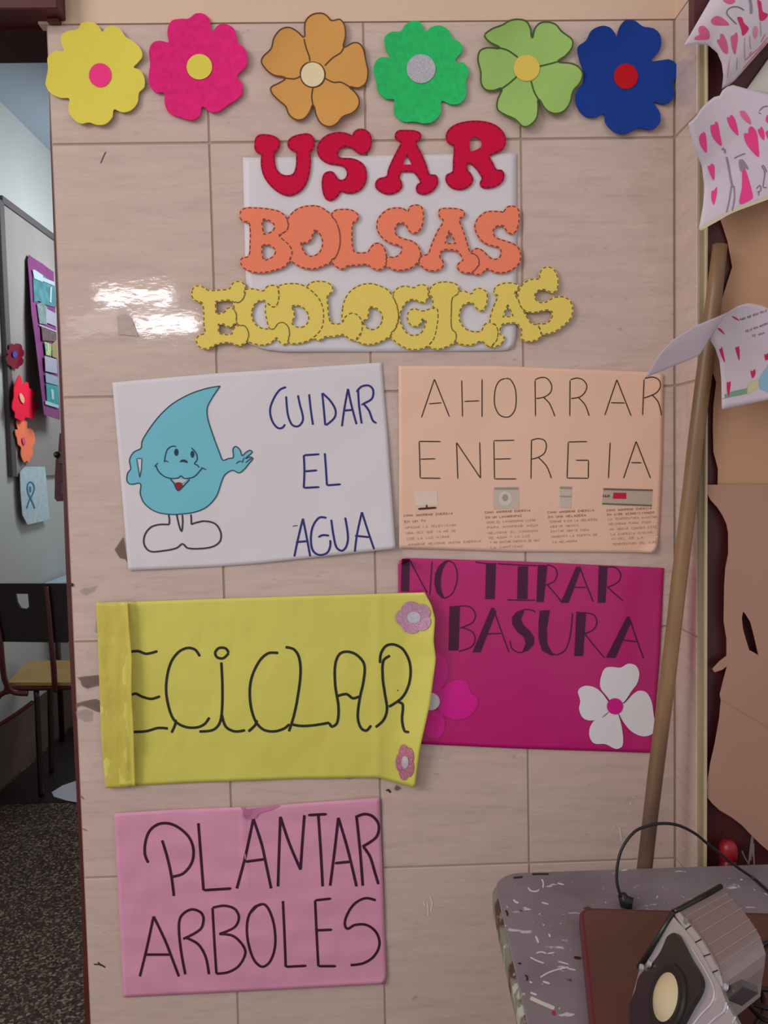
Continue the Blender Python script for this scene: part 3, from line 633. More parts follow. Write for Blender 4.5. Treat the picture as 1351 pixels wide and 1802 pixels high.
def quad(x0, y0, x1, y1, crop, dx=0): return pts(f'{x0},{y0} {x1},{y0+dx} {x1},{y1+dx} {x0},{y1}', crop)
fill('small_picture', s, pts('128,650 235,648 238,714 134,716', 'G'), mat('pale_print', (220, 200, 184), rough=.4), t)['label'] = 'pale picture of a television'
o = strokes('television_stand', s, '147,730 232,724', 'G', 9, DBR, t, off=.0008); strokes('television_stand', s, '186,710 187,727', 'G', 7, DBR, t, off=.0008)
fill('small_picture', s, pts('500,629 616,628 617,728 500,730', 'G'), g1, t)['label'] = 'picture of a washing machine'
fill('machine_door', s, ell(553, 682, 32, 34, 'G', 20), mat('pale_grey_print', (206, 196, 182), rough=.5), t, off=.0007)
fill('machine_glass', s, ell(553, 678, 14, 17, 'G', 14), mat('machine_grey', (164, 148, 138), rough=.5), t, off=.0010)
fill('machine_panel', s, pts('503,630 614,629 614,641 503,641', 'G'), g2, t, off=.0007)
fill('small_picture', s, pts('808,625 864,627 862,728 808,725', 'G'), g1, t)['label'] = 'picture of a refrigerator'
fill('refrigerator_line', s, pts('808,668 862,670 862,676 808,674', 'G'), g2, t, off=.0007); fill('refrigerator_top', s, pts('808,625 864,627 863,638 808,636', 'G'), g2, t, off=.0007)
fill('small_picture', s, pts('1010,634 1240,640 1236,717 1005,708', 'G'), mat('warm_grey_print', (186, 166, 152), rough=.5), t)['label'] = 'picture of an air conditioner'
fill('printed_band', s, pts('1010,633 1240,639 1240,647 1010,642', 'G'), g3, t, off=.0007); fill('printed_band', s, pts('1005,702 1237,711 1236,718 1005,709', 'G'), g3, t, off=.0007)
fill('red_patch', s, pts('1058,654 1117,655 1117,683 1054,682', 'G'), mat('red_patch_ink', (190, 28, 60), rough=.5), t, off=.0008)
FONT = dict(A='0,1 .5,0 1,1;.2,.65 .8,.65', B='0,0 0,1 .8,.9 .8,.6 0,.5 .7,.4 .7,.1 0,0', C='1,.1 .3,0 0,.5 .3,1 1,.9', D='0,0 0,1 .7,.9 1,.5 .7,.1 0,0', E='.9,0 0,0 0,1 .9,1;0,.5 .7,.5',
  F='.9,0 0,0 0,1;0,.5 .7,.5', G='1,.1 .3,0 0,.5 .3,1 1,.9 1,.5 .6,.5', H='0,0 0,1;1,0 1,1;0,.5 1,.5', I='.5,0 .5,1', J='.8,0 .8,.8 .4,1 0,.8', L='0,0 0,1 .9,1', M='0,1 0,0 .5,.6 1,0 1,1',
  N='0,1 0,0 1,1 1,0', O='.5,0 0,.5 .5,1 1,.5 .5,0', P='0,1 0,0 .9,.1 .9,.4 0,.5', Q='.5,0 0,.5 .5,1 1,.5 .5,0;.6,.7 1,1', R='0,1 0,0 .9,.1 .9,.4 0,.5 .9,1', S='1,.1 .2,0 .1,.4 .9,.6 .8,1 0,.9',
  T='0,0 1,0;.5,0 .5,1', U='0,0 .1,1 .9,1 1,0', V='0,0 .5,1 1,0', X='0,0 1,1;1,0 0,1', Y='0,0 .5,.5 1,0;.5,.5 .5,1', Z='0,0 1,0 0,1 1,1')
def write(surf, text, x, y, h, x2, slope, mb, w):
    cw = (x2 - x) / max(1, len(text))
    for i, ch in enumerate(text):
        for st in FONT.get(ch, '').split(';'):
            if not st: continue
            p = [(x + cw * (i + .72 * float(q.split(',')[0])), y + slope * cw * i + h * float(q.split(',')[1])) for q in st.split()]
            ribbon(surf, dens(p, 2.0, False), w, mb, taper=False)
FAINT = mat('faint_pen', (180, 128, 108), rough=.7); FAINT2 = mat('faint_pen_dark', (150, 104, 88), rough=.7)
notes = [(80, 757, 310, ['COMO AHORRAR ENERGIA', 'EN UN TV', 'APAGAR LA TELEVISION', 'UNA VEZ QUE YA NO SE', 'USE LA LUZ MIRAR', 'AHORRAR MEJORAR MUCHA ENERGIA'], [757, 785, 812, 838, 864, 892], [310, 185, 325, 325, 296, 442]),
         (458, 740, 672, ['COMO AHORRAR ENERGIA', 'EN UN LAVARROPAS', 'USAR EL LAVARROPAS LLENO', 'PARA AHORRAR AGUA', 'MEJORAR EL CONSUMO', 'DE AGUA Y LA LUZ', 'Y NO GASTAR ENERGIA DE MAS', 'LA CANTIDAD'], [742, 765, 788, 812, 838, 860, 882, 906], [672, 632, 697, 710, 708, 670, 715, 638]),
         (750, 742, 970, ['COMO AHORRAR ENERGIA', 'EN UNA HELADERA', 'CERRAR BIEN LA HELADERA', 'ABRIR MENOS', 'EVITAR ABRIR CADA', 'MOMENTO LA PUERTA DE', 'LA HELADERA'], [742, 763, 785, 808, 830, 855, 880], [970, 932, 985, 898, 945, 985, 890]),
         (1025, 730, 1238, ['COMO AHORRAR ENERGIA', 'EN AIRE ACONDICIONADO', 'LA TEMPERATURA AJUSTAR', 'MEJORAR PARA TODO', 'NO ABRIR CUANDO ESTE', 'LA ENERGIA MINIMO', 'NIVEL DE LA', 'TEMPERATURA DEL AIRE'], [732, 752, 773, 796, 820, 844, 865, 890], [1238, 1250, 1262, 1235, 1262, 1242, 1198, 1262])]
for (x, y, x2, ls, ys, xe) in notes:
    mb = MB(); mb2 = MB()
    for i, l in enumerate(ls):
        a = pts(f'{x+i*4},{ys[i]} {xe[i]},{ys[i]}', 'G'); write(s, l, a[0][0], a[0][1], 3.6, a[1][0], -.05, mb2 if i < 2 else mb, .75 if i < 2 else .6)
    mb.obj('written_note', FAINT, t); mb2.obj('note_heading', FAINT2, t)
mb = MB(); a = pts('1010,664 1042,664', 'G'); write(s, 'FAJO', a[0][0], a[0][1], 4.5, a[1][0], 0, mb, 1.1); mb.obj('printed_word', DBR, t)
# litter poster
MG = mat('magenta_poster', (190, 26, 112), rough=.32, spec=.45, var=.10, vscale=4, bump=.12, bscale=14)
t, s = poster('poster', 'magenta poster reading NO TIRAR BASURA with flowers at its lower corners', yl('52,85 62,66 85,57 600,72 1268,103', 'I'), yl('1268,103 1250,500 1213,948', 'I'), yl('60,903 600,928 1213,948', 'I'), yl('52,85 55,500 60,903', 'I'), MG, wr_(.0008, .012, 8))
PLUM = mat('dark_plum_marker', (74, 22, 56), rough=.5)
def chisel(poly, lines):
    mb = MB()
    if poly:
        P2, T = tri2d(dens(pts(poly, 'I'), 12), (), 12); mb.add([s.hit(x, y, .0008, 1.3) for x, y in P2], T)
    for q in lines.split(';'): ribbon(s, smooth(pts(q, 'I'), False), 5.5 / CROP['I'][2], mb, .0005)
    mb.obj('written_letter', PLUM, t)
for pl_, ln_ in (('70,60 106,62 103,210 65,210', '106,66 150,150 185,215;208,72 203,150 198,225'),
    ('290,66 262,72 238,95 222,130 218,170 228,215 250,240 268,243 256,222 248,190 248,150 256,110 272,82', '275,68 305,80 322,120 320,170 300,220 265,242'),
    ('455,85 500,87 494,245 451,245', '405,75 450,82 503,84'), ('600,95 646,95 644,245 597,245', '508,83 590,88 688,92;552,248 610,250 680,250'),
    ('692,88 735,90 718,258 685,258', '735,88 768,100 780,130 765,165 722,182;735,180 770,220 800,258'), ('868,95 890,105 832,262 796,262', '882,95 910,170 945,258;845,190 915,192'),
    ('970,92 1010,95 1000,262 965,262', '1010,98 1045,100 1070,130 1060,165 1008,192;1010,190 1045,222 1080,252'),
    ('288,278 335,275 329,480 283,480', '335,277 380,280 405,310 395,350 335,378;345,375 392,395 405,430 385,465 330,484'), ('480,283 502,300 430,488 392,488', '488,285 520,380 560,488;440,405 525,402'),
    ('622,293 592,305 573,330 575,362 598,395 628,420 636,450 618,490 648,480 674,452 675,420 655,390 625,362 614,335 628,305', '620,295 655,293 682,305;565,435 570,465 592,485 622,490'),
    ('700,298 746,295 733,380 735,450 756,490 785,502 750,502 712,482 695,430 694,370', '850,310 838,420 815,480 780,500'), ('868,303 912,305 898,505 858,505', '912,308 948,318 962,350 945,385 903,404;905,402 950,460 995,512'),
    ('1100,322 1120,345 1046,514 1003,512', '1108,325 1140,420 1175,517;1060,430 1145,440')): chisel(pl_, ln_)
WP = mat('white_petal_paper', (222, 216, 218), rough=.5); MP = mat('bright_magenta_paper', (216, 10, 142), rough=.35, spec=.45)
for p in ('1010,695 985,665 975,635 983,590 1000,560 1030,555 1070,558 1105,540 1140,550 1155,585 1145,630 1120,665 1085,715 1050,735', '1012,712 975,665 940,645 900,643 875,665 885,710 880,750 900,790 940,800 975,785 1030,745',
          '1010,768 960,790 930,830 928,875 950,905 1000,908 1050,930 1078,915 1078,850 1060,775 1040,745', '1085,720 1115,690 1150,665 1185,670 1210,710 1220,770 1225,820 1215,860 1170,872 1120,850 1085,810 1062,770 1060,740'):
    fill('white_petal', s, smooth(pts(p, 'I')), WP, t, off=.0012)
for q_ in ('1012,698 980,662', '1085,722 1116,688', '1008,770 985,786', '1062,772 1080,812'): strokes('petal_line', s, q_, 'I', 2.2, BLK, t, off=.0022)
fill('flower_center', s, ell(1044, 735, 37, 37, 'I'), mat('magenta_disc', (206, 24, 130), rough=.5), t, off=.0026)
for p in ('185,690 215,490 255,500 280,545 275,600 245,665 215,700', '230,700 245,665 290,625 335,612 370,630 385,670 418,705 405,750 370,785 320,795 270,780 235,745', '175,755 245,760 265,800 262,850 235,880 195,875 165,850 160,800'):
    fill('magenta_petal', s, smooth(pts(p, 'I')), MP, t, off=.0012)
fill('flower_center', s, ell(203, 713, 40, 40, 'I'), WP, t, off=.0024)
# recycling poster (left edge folded over, right edge curling)
def rdh(u, v, x, y):
    h = .0035 + .0014 * nz((x * .013, y * .013, 11)) + .0008 * nz((x * .05, y * .03, 4))
    if x < 236: h += .004 + .0016 * nz((x * .06, y * .022, 1)) + .003 * max(0, 1 - abs(x - 222) / 10)
    h += .0016 * math.exp(-((x - 665) / 9) ** 2)
    if u > .9: h += .02 * ((u - .9) / .1) ** 2 * (.7 + .5 * math.sin(v * 3.1))
    return h
YP = mat('bright_yellow_paper', (214, 206, 96), rough=.5, spec=.3, var=.05, vscale=5)
t, s = poster('poster', 'bright yellow poster reading ECICLAR with its left edge folded over', yl('42,88 160,84 500,72 1280,48', 'H'), yl('1280,48 1306,95 1320,150 1314,230 1323,300 1300,470 1262,640 1243,785', 'H'),
              yl('77,785 180,778 400,766 800,752 1105,748 1170,765 1243,785', 'H'), yl('42,88 50,300 60,600 77,785', 'H'), YP, rdh, 110, 50)
FY = mat('folded_yellow_paper', (206, 190, 84), rough=.45, spec=.35, var=.10, vscale=14, bump=.4, bscale=30)
def fdh(u, v, x, y): return rdh(u, v, x, y) * .55 + .0042 + .0022 * nz((x * .05, y * .018, 31)) + .0012 * abs(nz((x * .09, y * .05, 3)))
G = coons(yl('41,87 100,90 160,86', 'H'), yl('160,86 166,180 176,300 174,420 182,560 188,779', 'H'), yl('76,787 130,785 188,779', 'H'), yl('41,87 50,300 60,600 76,787', 'H'), 18, 60)
sheet('folded_edge', [G], FY, t, fdh)[0]['label'] = 'crumpled folded-over strip'
BK = mat('black_marker', (40, 42, 34), rough=.6)
for l in ('170,272 200,270 230,280 272,270;175,435 190,430 215,442 250,450 282,440;180,575 230,572 275,560 312,562', '432,290 415,265 385,258 350,275 320,320 305,400 312,470 335,530 375,555 420,558 450,545 468,520;325,578 338,550 342,528',
          '541,277 530,260 505,258 490,275 497,293 520,297 541,277;513,312 517,400 515,500 505,545 480,568 430,573;515,510 530,555 565,573 603,568', '728,277 690,278 655,310 625,380 622,460 640,530 670,565 710,573 750,562 770,545;615,573 640,550 648,530',
          '755,255 785,262 805,290 812,350 800,450 785,520 768,573;775,545 810,552 860,550 920,540', '920,540 930,555 950,540 955,480 943,400 943,320 960,280 990,272 1025,285 1052,320 1050,380 1035,450 1028,520 1040,560 1060,570 1078,550;950,440 985,432 1010,448 1035,440',
          '1112,315 1115,280 1135,250 1165,245 1200,265 1225,320 1222,390 1195,445 1145,480;1150,287 1125,305 1122,370 1130,430 1138,490 1125,530 1095,557;1180,462 1197,470 1195,530 1205,572 1222,575'):
    strokes('written_letter', s, l, 'H', 10, BK, t)
strokes('ink_dot', s, '1178,416 1180,420', 'H', 5, BK, t)
GP = glitter('pink_glitter', (206, 132, 170)); GP2 = glitter('rose_glitter', (206, 92, 128)); GC = glitter('pale_glitter', (208, 206, 212)); GL = mat('mauve_leaf', (146, 96, 116), rough=.4)
def sticker(cx, cy, rx, ry, m, label, surf):
    c = aty(cx, cy); st = thing('flower_sticker', label, 'sticker', c, 'glitter flower stickers')
    for k in range(5):
        an = k * 2 * math.pi / 5 + .5; a = (cx + rx * 1.02 * math.cos(an), cy + ry * 1.02 * math.sin(an)); b1 = (cx + rx * .7 * math.cos(an - .35), cy + ry * .7 * math.sin(an - .35)); b2_ = (cx + rx * .7 * math.cos(an + .35), cy + ry * .7 * math.sin(an + .35))
        fill('leaf', surf, [a, b1, b2_], GL, st, off=.0012, grid=0)
    out = [(cx + rx * (.84 + .20 * abs(math.cos(2.5 * a_)) ** .6) * math.cos(a_ + .6), cy + ry * (.84 + .20 * abs(math.cos(2.5 * a_)) ** .6) * math.sin(a_ + .6)) for a_ in [2 * math.pi * i / 60 for i in range(60)]]
    fill('petals', surf, out, m, st, off=.0020); fill('flower_center', surf, ell(cx, cy, rx * .38, ry * .36), GC, st, off=.0030)
sticker(728, 1086.5, 31, 28, GP, 'pink glitter flower sticker at the upper right corner of the yellow poster', s)
sticker(712.5, 1341.5, 16, 31, GP2, 'rose glitter flower sticker at the curled lower right of the yellow poster', s)
# trees poster
def pdh(u, v, x, y):
    return .002 + .0022 * (nz((x * .009, y * .03, 21)) + .5) + .001 * nz((x * .04, y * .02, 5)) + .004 * math.exp(-(((x - 435) / 14) ** 2 + ((y - 1425) / 9) ** 2))
t, s = poster('poster', 'pink poster reading PLANTAR ARBOLES, lowest on the wall', yl('27,110 300,92 620,80 632,92,5 645,84 900,62 1265,37', 'J'), yl('1265,37 1283,450 1298,870 1285,905,4', 'J'), yl('72,968 600,942 1285,905,4', 'J'), yl('27,110 50,550 72,968', 'J'),
              mat('orchid_pink_paper', (218, 150, 178), rough=.5, spec=.3, var=.05, vscale=6, bump=.2, bscale=30), pdh)
PM = mat('plum_black_marker', (62, 22, 44), rough=.55)
letters(s, '188,340 172,300 175,240 195,190 235,160 285,157 335,180 380,225 398,280 390,340 350,390 300,405;252,235 275,310 295,400 307,495;421,155 432,300 445,468;445,468 575,460;600,460 640,310 677,135;677,135 715,250 735,340 760,460;640,335 732,323;792,450 797,290 803,125;803,125 845,250 897,372;897,372 905,250 915,118;932,118 1020,113;980,118 992,300 1000,450;1035,447 1055,290 1073,130;1073,130 1115,270 1158,450;1057,342 1130,335;1158,125 1175,290 1187,447;1152,128 1195,113 1235,125 1262,165 1250,220 1185,265;1190,265 1220,310 1245,390 1260,440', 'J', 13, PM, t, 3)
letters(s, '148,870 180,740 212,590;212,590 265,700 300,790 330,870;170,768 292,768;360,860 340,750 330,640 340,590 385,558 430,570 445,600 430,650 350,695;365,690 420,720 455,780 470,860;487,550 495,700 505,857;487,550 540,540 590,555 610,595 590,640 518,672;518,672 580,680 625,720 640,760 610,820 560,850 505,857;715,535 685,545 655,590 647,660 660,740 685,800 720,825 755,800 778,730 775,640 755,570 730,535 700,538 665,572;815,518 822,670 828,825;828,825 925,820;965,515 972,670 980,822;965,515 1040,507;970,655 1045,652;980,822 1062,822;1248,515 1200,505 1150,530 1115,580 1103,625 1115,648 1150,630 1205,630 1250,665 1265,720 1240,775 1190,808 1130,817', 'J', 12, PM, t, 3)
fill('torn_flap', s, smooth(pts('622,82 645,90 720,80 800,72 760,92 705,110 684,134 640,134 628,108', 'J')), mat('torn_pink_paper', (196, 122, 156), rough=.6), t, off=.0022)
# tape scraps beside the posters
TAPE = mat('brown_tape', (112, 92, 82), rough=.25, spec=.5); TAPE2 = mat('clear_tape', (182, 168, 160), rough=.08, spec=.6, bump=.6, bscale=60)
TAPE.node_tree.nodes['Principled BSDF'].inputs['Alpha'].default_value = .40; TAPE2.node_tree.nodes['Principled BSDF'].inputs['Alpha'].default_value = .25
def tape(label, poly, crop, m, hh=.0012, sm=False):
    p = pts(poly, crop); p = smooth(p) if sm else dens(p, 5)
    o, _ = cutout('tape_scrap', p, m, lambda x, z: hh + .0012 * abs(nz((x * 70, z * 70, 2))), .0003, None, grid=5); tag(o, label, 'tape')
tape('brown tape scrap at the left edge of the yellow poster, upper', '135,415 300,390 620,360 640,600 560,610 470,640 370,665 270,630 225,580 215,500', 'Y', TAPE)
tape('greyish tape scrap at the left edge of the yellow poster, lower', '95,1010 330,940 560,900 670,960 680,1220 560,1180 400,1110 230,1050 100,1110', 'Y', TAPE)
tape('clear shiny tape scrap below the grey tape by the yellow poster', '100,1190 330,1120 480,1200 470,1400 300,1420 130,1330', 'Y', TAPE2)
tape('torn tape scrap at the lower left of the water poster', '75,880 70,860 30,920 55,960 80,965 90,980', 'F', TAPE, .001)
tape('round clear tape scrap above the yellow poster', '138,1040 150,1048 166,1040 170,1030 160,1034 148,1035', 'P', TAPE2)
tape('tape scrap at the left edge above the grout joint of the yellow poster', '168,1092 172,1095 172,1115 166,1112', 'P', TAPE2)
tape('small tape triangle under the yellow poster corner', '693,1389 698,1392 706,1387 697,1381', 'P', TAPE)
tape('clear tape strip glinting beside the yellow letters', '206,556 222,553 232,560 243,592 208,588', 'P', mat('matte_tape', (178, 160, 152), rough=.4, spec=.4))
sc_ = MB().lathe([(.0001, -.004), (.0022, -.0036), (.0028, -.002), (.003, .001)], aty(126.5, 1029), 14, ax=(0, 1, 0)).obj('screw', mat('dark_metal', (70, 60, 60), rough=.4, metal=.8)); tag(sc_, 'small dark screw at the left edge of the tiles', 'screw')

# ------------------------------------------------------------------ papers on the door at right
KR = mat('kraft_paper', (186, 142, 112), rough=.7, spec=.2, var=.07, vscale=3, bump=.2, bscale=25)
KR2 = mat('kraft_paper_lower', (170, 130, 112), rough=.7, spec=.2, var=.08, vscale=3, bump=.2, bscale=25)
def kh(seed, base): return lambda x, z: base + .006 * (nz((x * 7 + seed, z * 5, seed)) + .6)
K1 = dens(pts('1262,372 1272,400 1280,425 1288,470 1272,520 1258,570 1250,612 1252,650 1260,673 1255,713 1254,753 1255,795 1263,825 1262,870 1620,870 1620,330 1300,330'), 12)
o, _ = cutout('kraft_sheet', K1, KR, kh(1, .002), .0006, None, grid=14, yb=DY); tag(o, 'upper sheet of brown kraft paper covering the door', 'paper')
K2s = [(1236, 853), (1250, 880), (1262, 893), (1271, 907), (1278, 922), (1281, 939), (1281, 974), (1276, 1000), (1274, 1030), (1273, 1093), (1278, 1125), (1278, 1154), (1266, 1163), (1253, 1177), (1257, 1183), (1270, 1179), (1279, 1172), (1274, 1190), (1266, 1222), (1268, 1232),
       (1265, 1265), (1257, 1310), (1249, 1345), (1244, 1379), (1245, 1404), (1253, 1414), (1266, 1426), (1285, 1437), (1305, 1452), (1320, 1468), (1336, 1484), (1351, 1497), (1450, 1580), (1620, 1640), (1620, 853)]
hole = pts('1307,1076 1311,1080 1320,1095 1325,1114 1330,1135 1334,1153 1326,1148 1318,1144 1312,1125 1307,1107 1305,1088')
o, s2 = cutout('kraft_sheet', dens(K2s, 9), KR2, lambda x, z: .010 + .007 * (nz((x * 7 + 3, z * 5, 3)) + .6), .0006, None, holes=(hole,), grid=14, yb=DY); tag(o, 'lower sheet of brown kraft paper with a torn slit', 'paper')
strokes('crease_line', s2, '1268,1231 1300,1250 1351,1280', 'P', 1.4, mat('kraft_crease', (160, 118, 100), rough=.7), o)
PAPL = mat('drawing_paper', (206, 190, 200), rough=.55, spec=.25, var=.03, vscale=8)
PINK = mat('pink_felt_pen', (228, 62, 132), rough=.7); PINKL = mat('pale_pink_pen', (214, 128, 152), rough=.7); RASP = mat('raspberry_pen', (200, 44, 96), rough=.7); GRYP = mat('grey_pencil', (138, 128, 142), rough=.7); GREYD = mat('dark_grey_pencil', (112, 98, 108), rough=.7)
def marks(s, parent, crop, polys, m, nm='drawn_heart'):
    for p in polys.split(';'): fill(nm, s, smooth(pts(p, crop), True, 3), m, parent, off=.0006, grid=8)
D0 = DY
# top sheet, curling
t = thing('drawing_sheet', 'top curled drawing sheet with pink hearts, touching the upper right corner', 'drawing', aty(1300, 60, D0))
A_l = [(1203, 80, D0 - .075), (1227, 77, D0 - .065), (1247, 80, D0 - .055), (1262, 93, D0 - .05), (1270, 112, D0 - .045), (1272.5, 133, D0 - .04), (1270, 156, D0 - .03)]
A_t = [(1203, 80, D0 - .075), (1249, 0, D0 - .045), (1275, -45, D0 - .03)]
A_b = [(1270, 156, D0 - .03), (1287, 148, D0 - .03), (1351, 75, D0 - .03), (1500, -95, D0 - .02)]
A_r = [(1275, -45, D0 - .03), (1390, -190, D0 - .02), (1500, -95, D0 - .02)]
_, s = sheet('paper', [coons(A_t, A_r, A_b, A_l, 26, 26)], PAPL, t, lambda u, v, x, y: .012 * math.sin(math.pi * u) * math.sin(math.pi * v))
marks(s, t, 'V', '380,350 430,340 475,370 510,430 505,510 400,525 315,520 320,490 380,455 365,400;530,270 600,210 680,235 770,325 660,335 560,320;610,530 655,510 655,450 690,450 735,540 755,620 750,710 700,690 640,600;795,480 830,465 870,425 885,500 870,620 850,720 815,650 800,560;690,0 850,0 830,40 760,50', mat('rose_pen', (206, 92, 128), rough=.7))
marks(s, t, 'V', '880,230 940,230 965,300 1030,370 1000,430 950,470 930,380;1145,0 1190,20 1215,150 1284,190 1240,260 1180,270 1160,120', RASP, 'drawn_dress')
marks(s, t, 'V', '1090,370 1130,340 1150,420 1120,510 1090,470;800,720 780,800 755,1000 745,1040 750,930 775,800', PINKL, 'faint_shape')
strokes('pencil_figure', s, '970,135 900,95 820,90 760,120 740,175 790,240 870,320', 'V', 14, GREYD, t, off=.0007); strokes('pencil_figure', s, '1045,-20 1062,80 1062,180', 'V', 34, GRYP, t, off=.0007)
strokes('pencil_line', s, '980,500 975,640 985,800;1050,470 1045,550 1060,650;1180,280 1190,400 1190,480;880,760 870,930', 'V', 6, GRYP, t, off=.0007)
strokes('pink_scribble', s, '1284,490 1180,620 1090,700 980,800;1270,560 1150,690 960,900;1070,680 1040,725;1250,450 1190,560', 'V', 11, mat('scribble_pink', (206, 100, 134), rough=.7), t, off=.0007)
# pale sheet at the frame edge
t = thing('drawing_sheet', 'pale greenish sheet cut off by the right edge, between two drawings', 'drawing', aty(1345, 135, D0))
sheet('paper', [coons([(1351, 104, D0 - .008), (1430, 0, D0 - .008)], [(1430, 0, D0 - .008), (1440, 190, D0 - .008)], [(1310, 162, D0 - .008), (1440, 190, D0 - .008)], [(1351, 104, D0 - .008), (1310, 162, D0 - .008)], 8, 8)], mat('pale_green_paper', (196, 192, 180), rough=.6), t)
# second sheet
t = thing('drawing_sheet', 'second drawing sheet with pink hearts and a figure in a pink dress', 'drawing', aty(1300, 280, D0))
B_t = [(x, y, D0 - d) for x, y, d in ((1211, 217, .07), (1223, 207.5, .066), (1235, 188, .060), (1255, 171, .052), (1267, 168, .050), (1272, 156, .048), (1287, 149, .045), (1313, 156, .042), (1351, 166, .040), (1500, 200, .025))]
B_l = [(x, y, D0 - d) for x, y, d in ((1211, 217, .07), (1217, 243, .064), (1223, 264, .058), (1235, 293, .046), (1239, 330, .042), (1237, 361, .048), (1229, 405, .062))]
B_b = [(x, y, D0 - d) for x, y, d in ((1229, 405, .062), (1260, 388, .056), (1287, 373.5, .052), (1351, 349, .045), (1500, 300, .03))]
B_r = [(1500, 200, D0 - .025), (1500, 300, D0 - .03)]
_, s = sheet('paper', [coons(B_t, B_r, B_b, B_l, 30, 30)], PAPL, t, lambda u, v, x, y: .010 * math.sin(math.pi * min(1, u)) * math.sin(math.pi * v))
marks(s, t, 'L', '335,970 355,955 365,950 378,985 380,1100 345,1060 328,1010;410,905 440,895 445,875 460,880 478,970 488,1050 440,1010 415,960;528,845 545,845 560,825 590,870 608,975 560,930 535,880;652,960 680,960 685,925 705,910 740,950 755,1050 755,1130 700,1080 660,1020;750,930 765,930 775,910 795,950 795,1010 765,980;388,1195 405,1195 415,1178 435,1190 438,1260 432,1300 405,1250;418,1375 435,1370 455,1345 452,1410 432,1475 415,1430;808,850 823,825 840,850 840,890 815,880;806,955 823,940 840,960 830,1010', PINK)
marks(s, t, 'L', '620,805 650,798 690,850 700,895 650,860', mat('mid_pink_pen', (220, 100, 146), rough=.7))
marks(s, t, 'L', '640,1210 655,1210 690,1310 715,1420 700,1440 620,1468 635,1350', PINK, 'drawn_dress')
marks(s, t, 'L', '615,1155 640,1148 685,1215 675,1222 650,1205 640,1240 622,1225', GRYP, 'drawn_hair')
strokes('pencil_figure', s, '490,1080 500,1068 512,1080 515,1105;525,1130 540,1200 555,1290 570,1350', 'L', 14, GRYP, t, off=.0007)
strokes('pencil_legs', s, '560,1340 545,1440 525,1530;578,1340 582,1430 565,1520', 'L', 10, GRYP, t, off=.0007)
strokes('pencil_scribble', s, '740,1360 765,1335 772,1370 745,1385;760,1380 755,1410;780,1200 800,1240 790,1350 815,1350;775,1200 790,1190 815,1240;760,800 790,770 823,765;755,810 775,820;580,1140 620,1120 660,1105', 'L', 6, GREYD, t, off=.0007)
st_ = strokes('folded_rim', s, '331,1652 450,1585 560,1524 700,1470 840,1418', 'L', 26, mat('cream_rim', (204, 190, 160), rough=.6), t, off=.0007)
# third sheet with its corner flapped forward
t = thing('drawing_sheet', 'lowest drawing sheet with red hearts, its blank corner curling forward over the pole', 'drawing', aty(1300, 630, D0))
F_t = [(1183, 598, D0 - .175), (1226, 572, D0 - .145), (1256, 560, D0 - .125), (1282, 548.6, D0 - .100)]
rid = [(1282, 548.6, D0 - .100), (1262, 572, D0 - .100), (1248, 596, D0 - .095)]
F_b = [(1134, 665, D0 - .195), (1167, 652, D0 - .17), (1226, 628, D0 - .125), (1231, 624, D0 - .12), (1248, 596, D0 - .095)]
F_l = [(1183, 598, D0 - .175), (1161, 622, D0 - .19), (1134, 665, D0 - .195)]
D_t = [(1282, 548.6, D0 - .100), (1296, 539, D0 - .09), (1315, 533, D0 - .08), (1334, 536, D0 - .07), (1351, 542, D0 - .065), (1480, 640, D0 - .03)]
D_l = rid + [(1258, 612, D0 - .088), (1266, 636, D0 - .080), (1269, 668, D0 - .078), (1270, 720, D0 - .08)]
D_b = [(1270, 720, D0 - .08), (1310, 712, D0 - .07), (1351, 703.5, D0 - .06), (1480, 676, D0 - .03)]
_, s = sheet('paper', [coons(F_t, rid, F_b, F_l, 20, 12), coons(D_t, [(1480, 640, D0 - .03), (1480, 676, D0 - .03)], D_b, D_l, 24, 24)], PAPL, t)
marks(s, t, 'M', '665,663 690,668 718,693 690,682;570,742 590,743 622,785 600,770;583,880 592,878 600,863 612,910 620,968 595,920;690,865 702,868 712,858 718,900 716,955 698,905;790,1020 802,1028 818,1012 822,1045 803,1073;635,1095 645,1100 658,1090 655,1140 645,1195 635,1150;882,910 892,918 905,905 912,940 890,955', mat('red_felt_pen', (200, 28, 82), rough=.7))
fill('green_strip', s, dens(pts('598,1188 680,1155 765,1138 765,1175 680,1192 600,1208', 'M'), 6), mat('green_pencil', (120, 156, 128), rough=.7), t, off=.0005)
fill('yellow_patch', s, dens(pts('768,1120 800,1090 840,1080 848,1130 800,1160 770,1180', 'M'), 6), mat('pale_yellow_pencil', (196, 192, 146), rough=.7), t, off=.0005)
fill('blue_patch', s, dens(pts('845,1080 905,985 960,950 960,1150 905,1165 850,1140', 'M'), 6), mat('blue_pencil', (136, 178, 198), rough=.7), t, off=.0005)
mb = MB()
for (a, b, c, d_, wd_) in ((722, 690, 900, 628, 'PARA QUE SEAS FELIZ'), (758, 768, 905, 712, 'FELIZ DIA AMIGOS'), (800, 798, 885, 776, 'TE AMO')):
    q = pts(f'{a},{b} {c},{d_}', 'M'); write(s, wd_, q[0][0], q[0][1] - 3, 3.4, q[1][0], (q[1][1] - q[0][1]) / (q[1][0] - q[0][0]), mb, .8)
mb.obj('written_note', GREYD, t)

